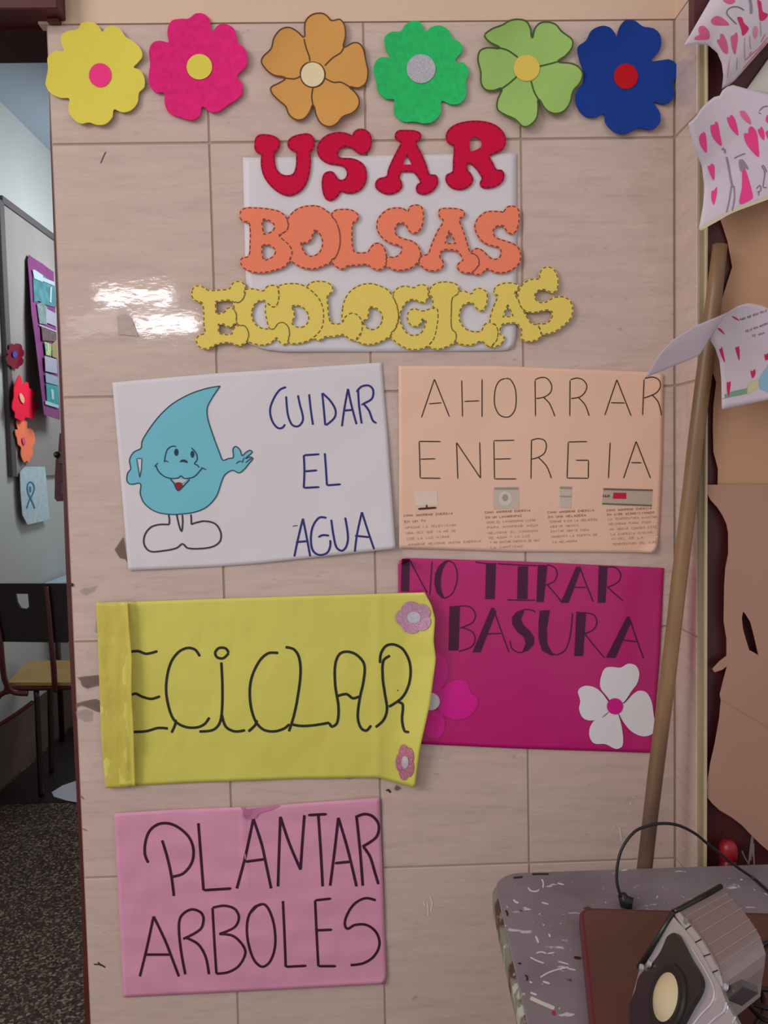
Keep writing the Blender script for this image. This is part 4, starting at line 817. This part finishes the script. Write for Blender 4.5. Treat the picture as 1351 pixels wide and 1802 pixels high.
# ------------------------------------------------------------------ wooden pole leaning
top = aty(1266.5, 431, RD - .0155); bot = aty(1131.5, 1545, RD - .0135)
dirv = bot - top; low = top + dirv * ((0.004 - top.z) / dirv.z)
wood = mat('worn_wood', (146, 112, 74), rough=.4, spec=.4, col2=(88, 66, 56), vscale=16, stretch=(1, 1, .16), bump=.15, bscale=60)
pts_ = [top + (low - top) * (i / 24) for i in range(25)]
pts_ = [p + Vector((.0015 * nz((i * .4, 0, 0)), 0, 0)) for i, p in enumerate(pts_)]
po = thing('wooden_pole', 'worn wooden pole leaning in the corner against the door', 'pole', low)
MB().tube(pts_, [.0118 + .0006 * nz((i * .7, 2, 0)) - (.0 if i else .001) for i in range(25)], 18).obj('pole_shaft', wood, po, smooth=True)

# ------------------------------------------------------------------ table, board, speaker, cable
TZ = CAM.z - (CAM.z - .02 * 0 - aty(1100, 1529.5, RD - .030).z)
TT = chipped('chipped_grey_paint', (132, 122, 128), [((108, 98, 102), 5, .45, .7, (1, 1, 1)), ((196, 188, 196), 26, .66, .69, (1, 2.2, 1)), ((70, 50, 52), 20, .70, .72, (1, 1, 1)), ((208, 200, 204), 70, .70, .73, (2, 1, 1))])
EDG = chipped('chipped_table_edge', (124, 122, 108), [((74, 48, 42), 18, .50, .55, (1, 1, 1)), ((176, 178, 162), 30, .58, .62, (1, 1, 1)), ((60, 40, 38), 40, .62, .65, (1, 1, 1)), ((150, 96, 74), 55, .66, .68, (1, 1, 1))])
def roundrect(x0, y0, x1, y1, r, n=8):
    out = []
    for cx, cy, a0 in ((x1 - r, y1 - r, 0), (x0 + r, y1 - r, 90), (x0 + r, y0 + r, 180), (x1 - r, y0 + r, 270)):
        for i in range(n + 1):
            a = math.radians(a0 + 90 * i / n); out.append((cx + r * math.cos(a), cy + r * math.sin(a)))
    return out
pA = atz(884, 1590, TZ); pB = atz(934, 1802, TZ); yb_ = atz(1100, 1529, TZ).y
ang = math.atan2(pB.x - pA.x, -(pB.y - pA.y))               # slight turn of the table
def slab(out, z0, z1, bev=.003, tf=lambda x, y: (x, y)):
    n = len(out); g = lambda d: [(x, y) for x, y in grow([(x * 1000, y * 1000) for x, y in out], d * 1000)]
    lay = [(z0, 0), (z0 + bev, 0), (z1 - bev, 0), (z1 - bev * .3, -bev * .7), (z1, -bev * 1.4)]
    vs = []; 
    for z, d in lay:
        q = g(d) if d else [(x * 1000, y * 1000) for x, y in out]
        vs += [(*tf(x / 1000, y / 1000), z) for x, y in q]
    fs = [(j * n + i, j * n + (i + 1) % n, (j + 1) * n + (i + 1) % n, (j + 1) * n + i) for j in range(len(lay) - 1) for i in range(n)]
    fs += [tuple(range(n))[::-1], tuple((len(lay) - 1) * n + i for i in range(n))]
    return vs, fs
x0t = atz(888, 1600, TZ).x
TL_ = 1.10
def turn(x, y): return (pA.x + (x) * math.cos(ang) + (y - yb_) * -math.sin(ang) * 1.0, yb_ + (x) * 0 + (y - yb_) * math.cos(ang))
outl = roundrect(0.0, yb_ - .60, TL_, yb_, .045)
tb = thing('school_table', 'grey painted table with chipped rounded edge in the lower right corner', 'table', (pA.x + .4, yb_ - .3, 0))
v_, f_ = slab(outl, TZ - .003, TZ, .001, turn); mesh_obj('tabletop', v_, f_, TT, tb)
outl2 = roundrect(-.006, yb_ - .606, TL_ + .006, yb_ + .003, .050)
v_, f_ = slab(outl2, TZ - .034, TZ - .0035, .008, turn); o = mesh_obj('table_edge', v_, f_, EDG, tb); o['label'] = 'thick chipped edge showing wood and old paint layers'
MG2 = mat('table_metal', (70, 40, 40), rough=.4, metal=.3)
for lx, ly in ((.06, -.06), (.06, -.54), (TL_ - .06, -.06), (TL_ - .06, -.54)):
    q = turn(lx, yb_ + ly); MB().tube([(q[0], q[1], TZ - .036), (q[0], q[1], .002)], .013, 12).obj('leg', MG2, tb)
q1, q2 = turn(.06, yb_ - .06), turn(TL_ - .06, yb_ - .06); MB().tube([(*q1, TZ - .05), (*q2, TZ - .05)], .010, 10).obj('rail', MG2, tb)
q1, q2 = turn(.06, yb_ - .54), turn(TL_ - .06, yb_ - .54); MB().tube([(*q1, TZ - .05), (*q2, TZ - .05)], .010, 10).obj('rail', MG2, tb)
ts = Surf([(0, -2, TZ), (2.5, -2, TZ), (2.5, 0, TZ), (0, 0, TZ)], [(0, 1, 2, 3)])
SPL = mat('white_splatter', (206, 198, 204), rough=.6)
strokes('paint_scratch', ts, '525,295 545,325 600,330 620,315;640,225 655,260 650,300;775,260 830,275;640,425 700,440;545,890 600,920 660,940;630,1060 700,1020 790,990 870,975;780,925 870,950;860,985 930,1000;595,855 640,845 680,860;690,860 750,850', 'T', 13, SPL, tb, off=.0006)
strokes('paint_scratch', ts, '545,1235 620,1270 690,1300 750,1325', 'T', 34, mat('cream_splatter', (204, 196, 190), rough=.6), tb, off=.0006)
strokes('paint_spot', ts, '735,1345 750,1380', 'T', 36, mat('red_splatter', (170, 44, 70), rough=.6), tb, off=.0008)
strokes('paint_spot', ts, '915,890 945,895 975,898', 'T', 24, mat('black_chip', (46, 34, 38), rough=.7), tb, off=.0006)
strokes('paint_spot', ts, '560,185 620,183 700,183;400,215 440,212 480,208;335,490 350,515 350,540;440,940 470,945;500,1040 520,1060 515,1090', 'T', 16, mat('black_chip', (46, 34, 38)), tb, off=.0006)
strokes('paint_spot', ts, '400,400 420,420 445,430;620,520 626,528;590,710 615,770;700,690 715,720;540,1095 560,1110;650,1095 710,1115;545,1190 600,1210', 'T', 18, SPL, tb, off=.0006)
strokes('paint_spot', ts, '1070,170 1085,175;935,255 950,260;1240,1700 1290,1725', 'K', 8, SPL, tb, off=.0006)

# brown board lying on the table
BZ = TZ + .022
def tp(x, y, crop, z): q = pts(f'{x},{y}', crop)[0]; return atz(q[0], q[1], z)
b0 = tp(470, 532, 'K', BZ); bl = tp(440, 590, 'K', BZ); bl2 = tp(492, 1106, 'K', BZ); br = tp(1351, 558, 'K', BZ)
ux = (br - b0).normalized(); uy = (bl2 - bl).normalized()
c0 = Vector((0, 0, 0))
# corner = crossing of the two edge lines
dx = Matrix(((ux.x, -uy.x), (ux.y, -uy.y))); rhs = Vector((bl.x - b0.x, bl.y - b0.y)); ab = dx.inverted() @ rhs; corner = b0 + ux * ab.x
def bt(x, y): p = corner + ux * x + uy * (-y); return (p.x, p.y)
ob = [(x, y) for x, y in roundrect(0, -.36, .44, 0, .018, 6)]
bd = thing('wooden_board', 'brown board with a maroon rim lying on the grey table', 'board', Vector((corner.x + .2, corner.y - .15, TZ)))
v_, f_ = slab(ob, TZ + .001, BZ - .001, .004, bt); mesh_obj('rim', v_, f_, mat('maroon_rim', (92, 30, 42), rough=.4, spec=.4), bd)
ob2 = [(x, y) for x, y in roundrect(.006, -.355, .434, -.010, .014, 6)]
v_, f_ = slab(ob2, BZ - .0012, BZ, .0004, bt); mesh_obj('board_top', v_, f_, mat('brown_hardboard', (98, 64, 52), rough=.45, spec=.35, var=.2, vscale=7), bd)

# speaker: front plane found from its outline, cabinet extruded straight back
SC = CROP['S']
def sp(x, y): return (SC[0] + x / SC[2], SC[1] + y / SC[2])
R0 = 1.045
P0 = CAM + ray(*sp(480, 420)).normalized() * R0
view = ray(*sp(400, 1150)).normalized(); best = None
def project(p):
    d = p - CAM; c = (_rot() @ Vector((d.x, -d.z, d.y))); return (W / 2 + F * c.x / c.z, H / 2 + F * c.y / c.z)
va = view.cross(Vector((0, 0, 1))).normalized(); vb = view.cross(va).normalized()      # right and down as seen
vb = vb if vb.z < 0 else -vb
EX = (view * .50 + (va * .978 + vb * .208).normalized() * .866).normalized()           # into the cabinet, square to the baffle
ED = va * .047 - vb * .036 + view * .060; DL = ED.length                                # the ribbed side runs back along this
def onp(x, y, off=0.0):
    d = ray(*sp(x, y)); t_ = ((P0 - EX * off) - CAM).dot(EX) / d.dot(EX); return CAM + d * t_
spk = thing('computer_speaker', 'silver and black desktop speaker lying tilted on the brown board', 'speaker', onp(500, 900) + EX * .05)
SIL = mat('silver_plastic', (190, 184, 190), rough=.28, spec=.5, metal=.55); SIL2 = mat('brushed_silver', (158, 142, 140), rough=.38, metal=.5); BP = mat('black_plastic', (28, 22, 22), rough=.35, spec=.5)
def prism(name, outline, o0, o1, m, sc1=1.0, par=spk, sm=False, grid=0):
    a = [onp(x, y, o0) for x, y in outline]; c = sum(a, Vector()) / len(a); b = [c + (p - c) * sc1 + (ED if o1 < -.05 else EX * (o0 - o1)) for p in a]
    n = len(a); vs = a + b
    T2 = tri2d([(x, y) for x, y in outline])[1]
    fs = [(i, (i + 1) % n, n + (i + 1) % n, n + i) for i in range(n)] + list(T2) + [tuple(n + k for k in f)[::-1] for f in T2]
    return mesh_obj(name, vs, fs, m, par)
right = [(510, 405), (560, 465), (620, 530), (720, 665), (800, 800), (850, 900), (880, 1000), (905, 1105)]
cab = [(462, 425)] + right + [(890, 1240), (860, 1400), (840, 1560), (60, 1560), (45, 1280), (130, 960), (200, 830), (330, 620)]
prism('cabinet', cab, 0, -DL, SIL2, .97)
# louvre grooves on the ribbed side
mb = MB()
for k in range(1, 8):
    t_ = k / 8 * (len(right) - 1); i = int(t_); f_ = t_ - i
    x = right[i][0] + (right[min(i + 1, 7)][0] - right[i][0]) * f_; y = right[i][1] + (right[min(i + 1, 7)][1] - right[i][1]) * f_
    a = onp(x, y) + (onp(x + 10, y - 4) - onp(x, y)).normalized() * .0004; a = onp(x, y); cc = sum([onp(*q) for q in cab], Vector()) / len(cab)
    b = cc + (a - cc) * .97 + ED; out_ = (a - cc).normalized() * .0008
    mb.tube([a + out_ * .2 + ED * .06, b + out_ * .6], .0005, 6)
mb.obj('ribs', mat('rib_silver', (172, 156, 154), rough=.4, metal=.5), spk)
# bright front rim band, silver bezel, black baffle
band = [(462, 425)] + right + [(880, 1075), (820, 970), (745, 830), (665, 695), (560, 560)]
rimp = prism('rim_band', band, .003, 0, SIL)
mb = MB()
for a_, b__ in (((560, 575), (622, 530)), ((662, 690), (722, 660)), ((742, 820), (805, 800)), ((820, 975), (875, 955))):
    mb.tube([onp(*a_, .0033), onp(*b__, .0033)], .0006, 6)
mb.obj('band_joint', BP, rimp)
MB().lathe([(.0001, .0015), (.0035, .0012), (.004, 0)], onp(575, 485, .003), 14, ax=-EX).obj('button', mat('grey_button', (120, 114, 118), rough=.4), spk)
bez = [(455, 450), (560, 565), (665, 700), (745, 835), (820, 975), (900, 1110), (950, 1250), (1075, 1480), (1085, 1560), (300, 1560), (130, 1200), (170, 930), (250, 800), (350, 620)]
prism('bezel', bez, .0045, 0, SIL)
bf = smooth([(400, 630), (470, 600), (530, 690), (600, 830), (700, 1000), (718, 1090), (690, 1180), (620, 1300), (530, 1470), (480, 1560), (60, 1560), (45, 1400), (40, 1280), (90, 1150), (130, 1010), (250, 890), (330, 780), (370, 690)], True, 25)
prism('baffle', bf, .009, .0, BP)
cn = onp(402, 1215, .009); e1 = onp(402, 1000, .009) - cn; rad = .0235
rad = (onp(440, 1000, .009) - onp(345, 1435, .009)).length / 2
MB().lathe([(rad * 1.5, 0), (rad * 1.45, .0025), (rad * 1.35, .003), (rad * 1.25, .0015), (rad * 1.15, .001), (rad * 1.05, .003)], cn, 40, ax=-EX).obj('surround', mat('rubber_black', (36, 28, 28), rough=.5), spk, smooth=True)
MB().lathe([(rad * 1.05, .003), (rad * .9, .005), (rad * .6, .0085), (rad * .3, .0105), (.0001, .011)], cn, 40, ax=-EX).obj('cone', mat('cream_cone', (196, 178, 142), rough=.4, spec=.4), spk, smooth=True)
for (g_, w_) in (('700,1240 830,1160', 0), ):
    pass
mb = MB()
for ln in ([(620, 1500), (720, 1370), (820, 1260), (842, 1150), (770, 980), (630, 750)], [(780, 1480), (860, 1400), (935, 1345), (955, 1260)], [(960, 1500), (1015, 1450), (1042, 1390)]):
    mb.tube([onp(x, y, .0052) for x, y in smooth(ln, False, 30)], .0010, 6)
mb.obj('bezel_ridges', mat('bright_ridge', (214, 208, 210), rough=.2, metal=.6), spk)
mb = MB(); mb.tube([onp(130, 930, .006), onp(300, 660, .006), onp(460, 400, .004)], .0032, 10); mb.tube([onp(460, 400, .004), onp(500, 385, 0), onp(500, 385, 0) + ED], .0030, 10)
mb.obj('black_edge', BP, spk, smooth=True)
for (x, y) in ((158, 928), (235, 893)): MB().lathe([(.0001, .003), (.003, .0022), (.0038, 0)], onp(x, y, .010), 12, ax=-EX).obj('screw', SIL, spk)
ft = onp(930, 1120); ft2 = onp(1110, 1100)
foot = [(905, 1110), (940, 1120), (1100, 1040), (1115, 1110), (960, 1235), (930, 1180)]
prism('foot', foot, 0, -.016, mat('dark_silver', (92, 84, 84), rough=.35, metal=.5))
MB().lathe([(.0001, .003), (.003, .002), (.0035, 0)], onp(958, 1115, .002), 12, ax=-EX).obj('screw', SIL, spk)
print('SPEAKER', EX, DL, TZ, RD, yb_, 'minz', min((o.matrix_world @ Vector(v)).z if False else Vector(v).z for o in spk.children for v in [q.co for q in o.data.vertices]), BZ)

# audio cable with its plug
CBL = mat('black_cable', (30, 24, 26), rough=.4, spec=.4)
pl = tp(650, 520, 'K', TZ + .006)
cb = thing('audio_cable', 'thin black cable arching up from a plug on the table', 'cable', pl)
lp = pts('640,490 620,420 622,340 645,255 700,180 760,150 840,135 920,145 1000,185 1060,235 1120,280 1200,345 1280,400 1351,462 1450,540', 'K'); endp = atz(*lp[12], TZ + .003)
yd = [pl.y + (endp.y - .0 - pl.y) * min(1, i / 11) for i in range(15)]
cp = [aty(x, y, yd[i]) if i < 12 else atz(x, y, TZ + .003) for i, (x, y) in enumerate(lp)]
def sm3(p, k=6):
    out = []
    for i in range(len(p) - 1):
        p0, p1, p2, p3 = p[max(i - 1, 0)], p[i], p[i + 1], p[min(i + 2, len(p) - 1)]
        for j in range(k):
            t_ = j / k; out.append(.5 * ((2 * p1) + (p2 - p0) * t_ + (2 * p0 - 5 * p1 + 4 * p2 - p3) * t_ ** 2 + (3 * p1 - p0 - 3 * p2 + p3) * t_ ** 3))
    return out + [p[-1]]
MB().tube(sm3(cp), .0022, 8).obj('cord', CBL, cb, smooth=True)
d_ = (cp[0] - pl)
MB().tube([pl + Vector((.012, -.004, 0)), pl + Vector((.002, 0, .002)), pl + Vector((-.002, 0, .012)), cp[0] + Vector((0, 0, .002))], [.009, .0095, .006, .003], 12).obj('plug', CBL, cb, smooth=True)
cb2 = thing('speaker_cable', 'tangled black cable behind the speaker at the right edge', 'cable', tp(1300, 900, 'K', BZ))
for k, ln in enumerate(('1225,880 1240,800 1290,740 1351,712 1420,700', '1225,890 1270,900 1320,960 1330,1050 1290,1106 1270,1180', '1240,880 1290,930 1351,940 1420,960', '1200,960 1260,1000 1351,1030 1420,1040', '1250,1000 1300,1060 1351,1090 1420,1100')):
    q = pts(ln, 'K'); MB().tube(sm3([atz(x, y, BZ + .004 + .006 * k) for x, y in q]), .0028 if k else .003, 8).obj('cord', CBL, cb2, smooth=True)
MB().lathe([(.012, -.012), (.015, -.008), (.015, .010), (.011, .014), (.0001, .015)], tp(1240, 905, 'K', BZ + .015), 14, ax=(.8, -.5, .1)).obj('plug', CBL, cb2, smooth=True)

# red rounded bottle standing behind the table
rb = aty(1281, 1495, RD - .009)
bt_ = thing('red_bottle', 'small red rounded cap poking up behind the table edge', 'bottle', (rb.x - .006, rb.y, .02))
RP = mat('red_plastic', (140, 14, 28), rough=.35, spec=.5)
rr = .0145
MB().lathe([(.0001, rr * 1.15), (rr * .6, rr * 1.0), (rr * .92, rr * .5), (rr, -.002), (rr * .95, -.014), (rr * .6, -.018)], rb, 24).obj('cap', RP, bt_, smooth=True)
MB().lathe([(rr * .6, -.014), (rr * .9, -.02), (rr * 1.05, -.04), (rr * 1.1, -.10), (rr * 1.1, .02 - rb.z), (.001, .0201 - rb.z)], rb, 24).obj('bottle_body', mat('dark_red_plastic', (96, 12, 28), rough=.35), bt_, smooth=True)

# ------------------------------------------------------------------ things in the passage
def lw(x, y, crop='P', off=0.0): q = pts(f'{x},{y}', crop)[0]; return atx(q[0], q[1], LX + off)
def lplate(name, poly, crop, m, parent, off, th=.003, bulge=None):
    p = pts(poly, crop); P2, T = tri2d(p)
    fr = [atx(x, y, LX + off + (bulge(x, y) if bulge else 0)) for x, y in P2]; bk = [v + Vector((-th, 0, 0)) for v in fr]; n = len(fr); e = {}
    for f in T:
        for i in range(3): e[(f[i], f[(i + 1) % 3])] = 1
    fs = list(T) + [tuple(i + n for i in f)[::-1] for f in T] + [(b, a, a + n, b + n) for (a, b) in e if (b, a) not in e]
    return mesh_obj(name, fr + bk, fs, m, parent)
ztb, zbb = lw(8, 366).z, lw(60, 838).z; yb0 = lw(10, 600).y; yb1 = yb0 + 1.2
bb = thing('bulletin_board', 'grey pin board on the passage wall', 'board', (LX, (yb0 + yb1) / 2, zbb))
MB().box((LX + .001, yb0, zbb), (LX + .018, yb1, ztb), .002).obj('panel', mat('grey_pinboard', (140, 134, 130), rough=.85, spec=.1, var=.1, vscale=4, bump=.3, bscale=120), bb)
fm = mat('dark_board_frame', (82, 76, 76), rough=.6)
MB().box((LX + .001, yb0 - .02, ztb), (LX + .026, yb1, ztb + .035), .002).obj('frame_rail', fm, bb)
MB().box((LX + .001, yb0 - .05, zbb), (LX + .024, yb0, ztb + .01), .002).obj('frame_rail', fm, bb)
bulge = lambda x, y: .09 * max(0, min(1, (y - 440) / 300)) * max(0, 1 - abs(x - 75) / 90)
pp = thing('purple_poster', 'purple poster with turquoise photos curling off the grey board', 'poster', lw(80, 600))
pg = lambda s, m, nm, extra=0: lplate(nm, s, 'O', m, pp, .03 + extra, .002, bulge)
pg('272,150 310,180 400,235 450,275 500,310 560,1690 480,1665 412,1640 370,1290 330,950 295,700 275,400 258,200', mat('purple_card', (120, 58, 108), rough=.35, spec=.5, var=.2, vscale=8), 'card')
TQ = mat('turquoise_print', (80, 130, 138), rough=.15, spec=.6, var=.35, vscale=20)
for nm, s_, m_ in (('photo', '305,290 400,340 510,420 525,640 440,620 360,580 320,590', TQ), ('photo', '345,610 400,590 440,640 440,800 370,790', mat('grey_green_photo', (120, 140, 136), rough=.15, spec=.6, var=.4, vscale=40)),
                   ('note', '430,650 525,700 525,820 430,780', mat('pale_note', (140, 138, 150), rough=.4)), ('photo', '385,815 525,870 530,960 400,950', mat('brown_photo', (104, 84, 84), rough=.3, var=.4, vscale=60)),
                   ('photo', '415,960 480,985 480,1095 430,1085', mat('teal_photo', (60, 130, 140), rough=.3, var=.5, vscale=60, col2=(190, 180, 60))), ('photo', '485,985 530,940 535,1120 490,1100', mat('green_red_photo', (90, 140, 90), rough=.3, vscale=50, col2=(170, 90, 70))),
                   ('note', '418,1092 530,1125 535,1260 425,1235', mat('pale_note', (140, 138, 150))), ('note', '425,1250 540,1290 545,1370 430,1340', mat('blue_note', (120, 136, 148), rough=.4)),
                   ('photo', '430,1350 545,1375 550,1560 440,1520', mat('deep_teal_photo', (46, 138, 140), rough=.2, spec=.5, var=.2, vscale=30))):
    pg(s_, m_, nm, .004)
TW = mat('tape_gloss', (160, 176, 180), rough=.1, spec=.7)
for s_ in ('305,290 325,290 400,340 400,405 320,370', '400,360 510,405 508,440 400,395', '425,1510 548,1555 548,1582 425,1545', '475,1400 500,1410 505,1500 485,1500', '370,800 525,862 525,872 370,810', '470,450 485,450 480,600 465,590'): pg(s_, TW, 'tape', .008)
def wflower(label, poly, crop, m, cpoly, cm, off):
    t_ = thing('paper_flower', label, 'flower', lw(*[float(v) for v in cpoly.split()[0].split(',')], crop)); t_['group'] = 'cut-out flowers on the pin board'
    p = smooth(pts(poly, crop), True, 3); P2 = ' '.join(f'{x:.2f},{y:.2f}' for x, y in p)
    lplate('petals', P2, 'P', m, t_, off, .004); q = smooth(pts(cpoly, crop), True, 2); lplate('flower_center', ' '.join(f'{x:.2f},{y:.2f}' for x, y in q), 'P', cm, t_, off + .006, .003)
wflower('glossy dark red flower with blue centre on the grey pin board', '90,990 110,978 135,990 150,978 185,980 205,1000 210,1030 225,1050 220,1095 205,1105 222,1135 205,1180 180,1190 165,1215 145,1200 125,1218 105,1190 80,1180 70,1150 60,1130 62,1100 80,1080 60,1065 70,1040 90,1030', 'O', mat('dark_red_gloss', (116, 22, 44), rough=.12, spec=.7), '120,1075 130,1052 150,1055 160,1080 148,1105 128,1105', mat('blue_gloss', (58, 80, 168), rough=.2), .034)
wflower('bright red foam flower with beige centre on the grey pin board', '195,115 215,150 222,205 250,182 280,190 292,245 330,250 350,290 345,325 315,355 350,375 378,400 375,455 345,475 350,520 330,550 290,540 255,530 240,560 215,575 180,550 150,535 150,485 125,450 125,390 140,330 140,250 160,180', 'Q', mat('bright_red_foam', (232, 16, 58), rough=.7), '195,305 205,292 225,310 242,350 238,390 220,385 200,345', mat('beige_disc', (222, 176, 136), rough=.7), .05)
wflower('orange foam flower with pink centre hanging below the red flower', '170,560 200,555 220,572 250,560 270,575 272,640 300,640 330,665 345,720 345,780 325,815 325,900 300,945 285,980 265,960 245,980 220,940 208,890 210,830 180,800 170,740 155,700 155,650 178,655 168,610', 'Q', mat('light_orange_foam', (240, 124, 84), rough=.7), '222,740 240,728 252,760 250,805 232,795', mat('magenta_pink_disc', (214, 84, 128), rough=.7), .035)
rc = thing('ribbon_card', 'crinkled pale blue card with a teal awareness ribbon, under the orange flower', 'card', lw(60, 870))
lplate('card', '200,1075 250,1020 445,1020 460,1150 485,1500 500,1530 430,1560 275,1595 225,1500 205,1250', 'Q', mat('cellophane_blue', (186, 206, 212), rough=.15, spec=.8, bump=1.0, bscale=90, var=.15, vscale=30), rc, .03, .003)
TE = mat('teal_ribbon', (56, 120, 146), rough=.5)
sv = Surf([(LX + .031, 0, 0), (LX + .031, 6, 0), (LX + .031, 6, 3), (LX + .031, 0, 3)], [(0, 1, 2, 3)])
strokes('ribbon', sv, '265,1435 285,1370 320,1300 340,1240 325,1185 298,1172 278,1190 272,1250 290,1310 320,1370 345,1435', 'Q', 15, TE, rc, off=.001); strokes('ribbon', sv, '300,1215 302,1275', 'Q', 22, TE, rc, off=.001)
# dark latch on the jamb
hx = aty(108, 800, .13)
lt = thing('door_latch', 'dark maroon loop-shaped door latch on the left jamb', 'latch', hx)
lpoly = pts('590,690 600,690 612,900 622,1160 606,1170 606,1300 625,1330 625,1362 565,1365 540,1335 545,1080 552,950 575,880', 'Q')
P2, T = tri2d(lpoly); 
shell('latch_plate', P2, T, lambda x, y, b: aty(x, y, .13) + Vector((0, .012 if b else 0, 0)), .01, mat('dark_maroon_metal', (62, 28, 34), rough=.4, metal=.3), lt)
MB().lathe([(.0001, -.006), (.004, -.005), (.006, 0), (.006, .02)], aty(*pts('562,902', 'Q')[0], .125), 14, ax=(0, 1, 0)).obj('latch_pin', mat('dark_metal', (70, 60, 60)), lt, smooth=True)

zl = aty(100, 805, .13).z; MB().box((aty(104, 805, .13).x, .125, zl - .012), (.0, .137, zl + .012), .001).obj('latch_arm', mat('dark_metal', (70, 60, 60)), lt)

# school chair seen from behind
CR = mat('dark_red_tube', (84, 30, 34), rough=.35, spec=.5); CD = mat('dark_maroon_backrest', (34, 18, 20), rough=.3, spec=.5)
CY = atz(60, 1400, 0).y - .10
yb1_ = 2.12                                                        # plane of the backrest
ch = thing('school_chair', 'dark red metal school chair with a plywood seat, seen from behind through the doorway', 'chair', (aty(70, 1300, 2.2).x, 2.3, .004))
def cpnt(x, y, Y, crop='R'): q = pts(f'{x},{y}', crop)[0]; return aty(q[0], q[1], Y)
bo = dens(pts('-22,1027 118,1027 126,1034 128,1124 118,1131 -18,1129 -26,1120 -28,1034'), 10); bh = pts('27,1045 49,1045 51,1068 46,1072 36,1070 30,1060')
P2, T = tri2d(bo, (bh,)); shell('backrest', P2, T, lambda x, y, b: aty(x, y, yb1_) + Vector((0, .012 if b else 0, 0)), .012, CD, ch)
ys_ = yb1_ - .012; sz = aty(60, 1205, ys_ + .08).z
def tub(name, l, r=.011, m=CR): MB().tube(sm3([Vector(p) for p in l], 5), r, 10).obj(name, m, ch, smooth=True)
up = [cpnt(330, 215, ys_ - .004), cpnt(350, 400, ys_ - .004), cpnt(370, 620, ys_), cpnt(385, 780, ys_ + .01), cpnt(395, 930, ys_ + .03), cpnt(400, 960, ys_ + .06)]
tub('upright', up, .012)
tub('upright', [cpnt(-70, 215, ys_), cpnt(-40, 400, ys_), cpnt(0, 600, ys_), cpnt(15, 750, ys_ + .01), cpnt(35, 890, ys_ + .03), cpnt(90, 970, ys_ + .05), cpnt(200, 985, ys_ + .06)], .012)
seat = [cpnt(55, 915, ys_ + .06), cpnt(200, 752, ys_ + .40), cpnt(560, 748, ys_ + .40), cpnt(560, 915, ys_ + .06)]
zs = seat[0].z; sq = [atz(*pts(q, 'R')[0], zs) for q in ('55,905', '195,752', '400,744', '560,748', '600,905')]
sv_ = [(p.x, p.y, zs) for p in sq] + [(p.x, p.y, zs - .014) for p in sq]
mesh_obj('seat', sv_, [(0, 1, 2, 3, 4), (9, 8, 7, 6, 5)] + [(i, (i + 1) % 5, 5 + (i + 1) % 5, 5 + i) for i in range(5)], mat('ochre_plywood', (176, 142, 84), rough=.45, var=.15, vscale=6), ch)
yf = sq[0].y - .005
tub('seat_rail', [Vector((sq[0].x - .01, yf, zs - .026)), Vector((sq[0].x + .2, yf, zs - .026)), Vector((sq[4].x, yf, zs - .026))], .012)
lx0, lx1 = cpnt(165, 1000, yf).x, cpnt(250, 1000, yf).x
tub('leg', [Vector((sq[0].x + .05, yf, zs - .03)), Vector((sq[0].x - .03, yf, zs - .05)), Vector((sq[0].x - .065, yf, zs - .12)), Vector((sq[0].x - .075, yf, zs - .25)), Vector((sq[0].x - .08, yf - .02, .010))], .012)
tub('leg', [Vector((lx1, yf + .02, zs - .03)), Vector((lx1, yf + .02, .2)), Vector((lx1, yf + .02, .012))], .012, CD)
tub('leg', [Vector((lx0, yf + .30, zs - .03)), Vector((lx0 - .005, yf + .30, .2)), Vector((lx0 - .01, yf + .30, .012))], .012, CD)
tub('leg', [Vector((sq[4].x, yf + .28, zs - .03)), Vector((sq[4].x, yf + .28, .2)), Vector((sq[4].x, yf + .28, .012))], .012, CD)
tub('brace', [cpnt(235, 1045, yf), cpnt(120, 1130, yf - .01), cpnt(-30, 1225, yf - .02)], .009)
# sheet of paper on the floor, pale desk behind the chair
o = mesh_obj('paper_sheet', [atz(*p, .0045) for p in pts('91,1394 110,1382 134,1374 136,1412 118,1409 95,1402')], [tuple(range(6))[::-1]], mat('floor_paper', (190, 190, 198), rough=.6)); tag(o, 'white sheet of paper lying on the dark passage floor', 'paper')
dk = thing('school_desk', 'pale blue desk top showing just above the chair back', 'desk', (-.62, 3.6, .004))
dz = atz(100, 1020, 1.0).z; DZ = atx(86, 1024.5, LX + .03).z
a1, a2 = atz(78, 1025.5, DZ), atz(130, 1003, DZ)
MB().box((a1.x, a1.y, DZ - .025), (a1.x + .7, a1.y + .55, DZ), .004).obj('desktop', mat('pale_blue_laminate', (158, 186, 196), rough=.25, spec=.5), dk)
for lx, ly in ((.04, .04), (.66, .04), (.04, .5), (.66, .5)): MB().tube([(a1.x + lx, a1.y + ly, DZ - .025), (a1.x + lx, a1.y + ly, .006)], .014, 10).obj('leg', CD, dk, smooth=True)
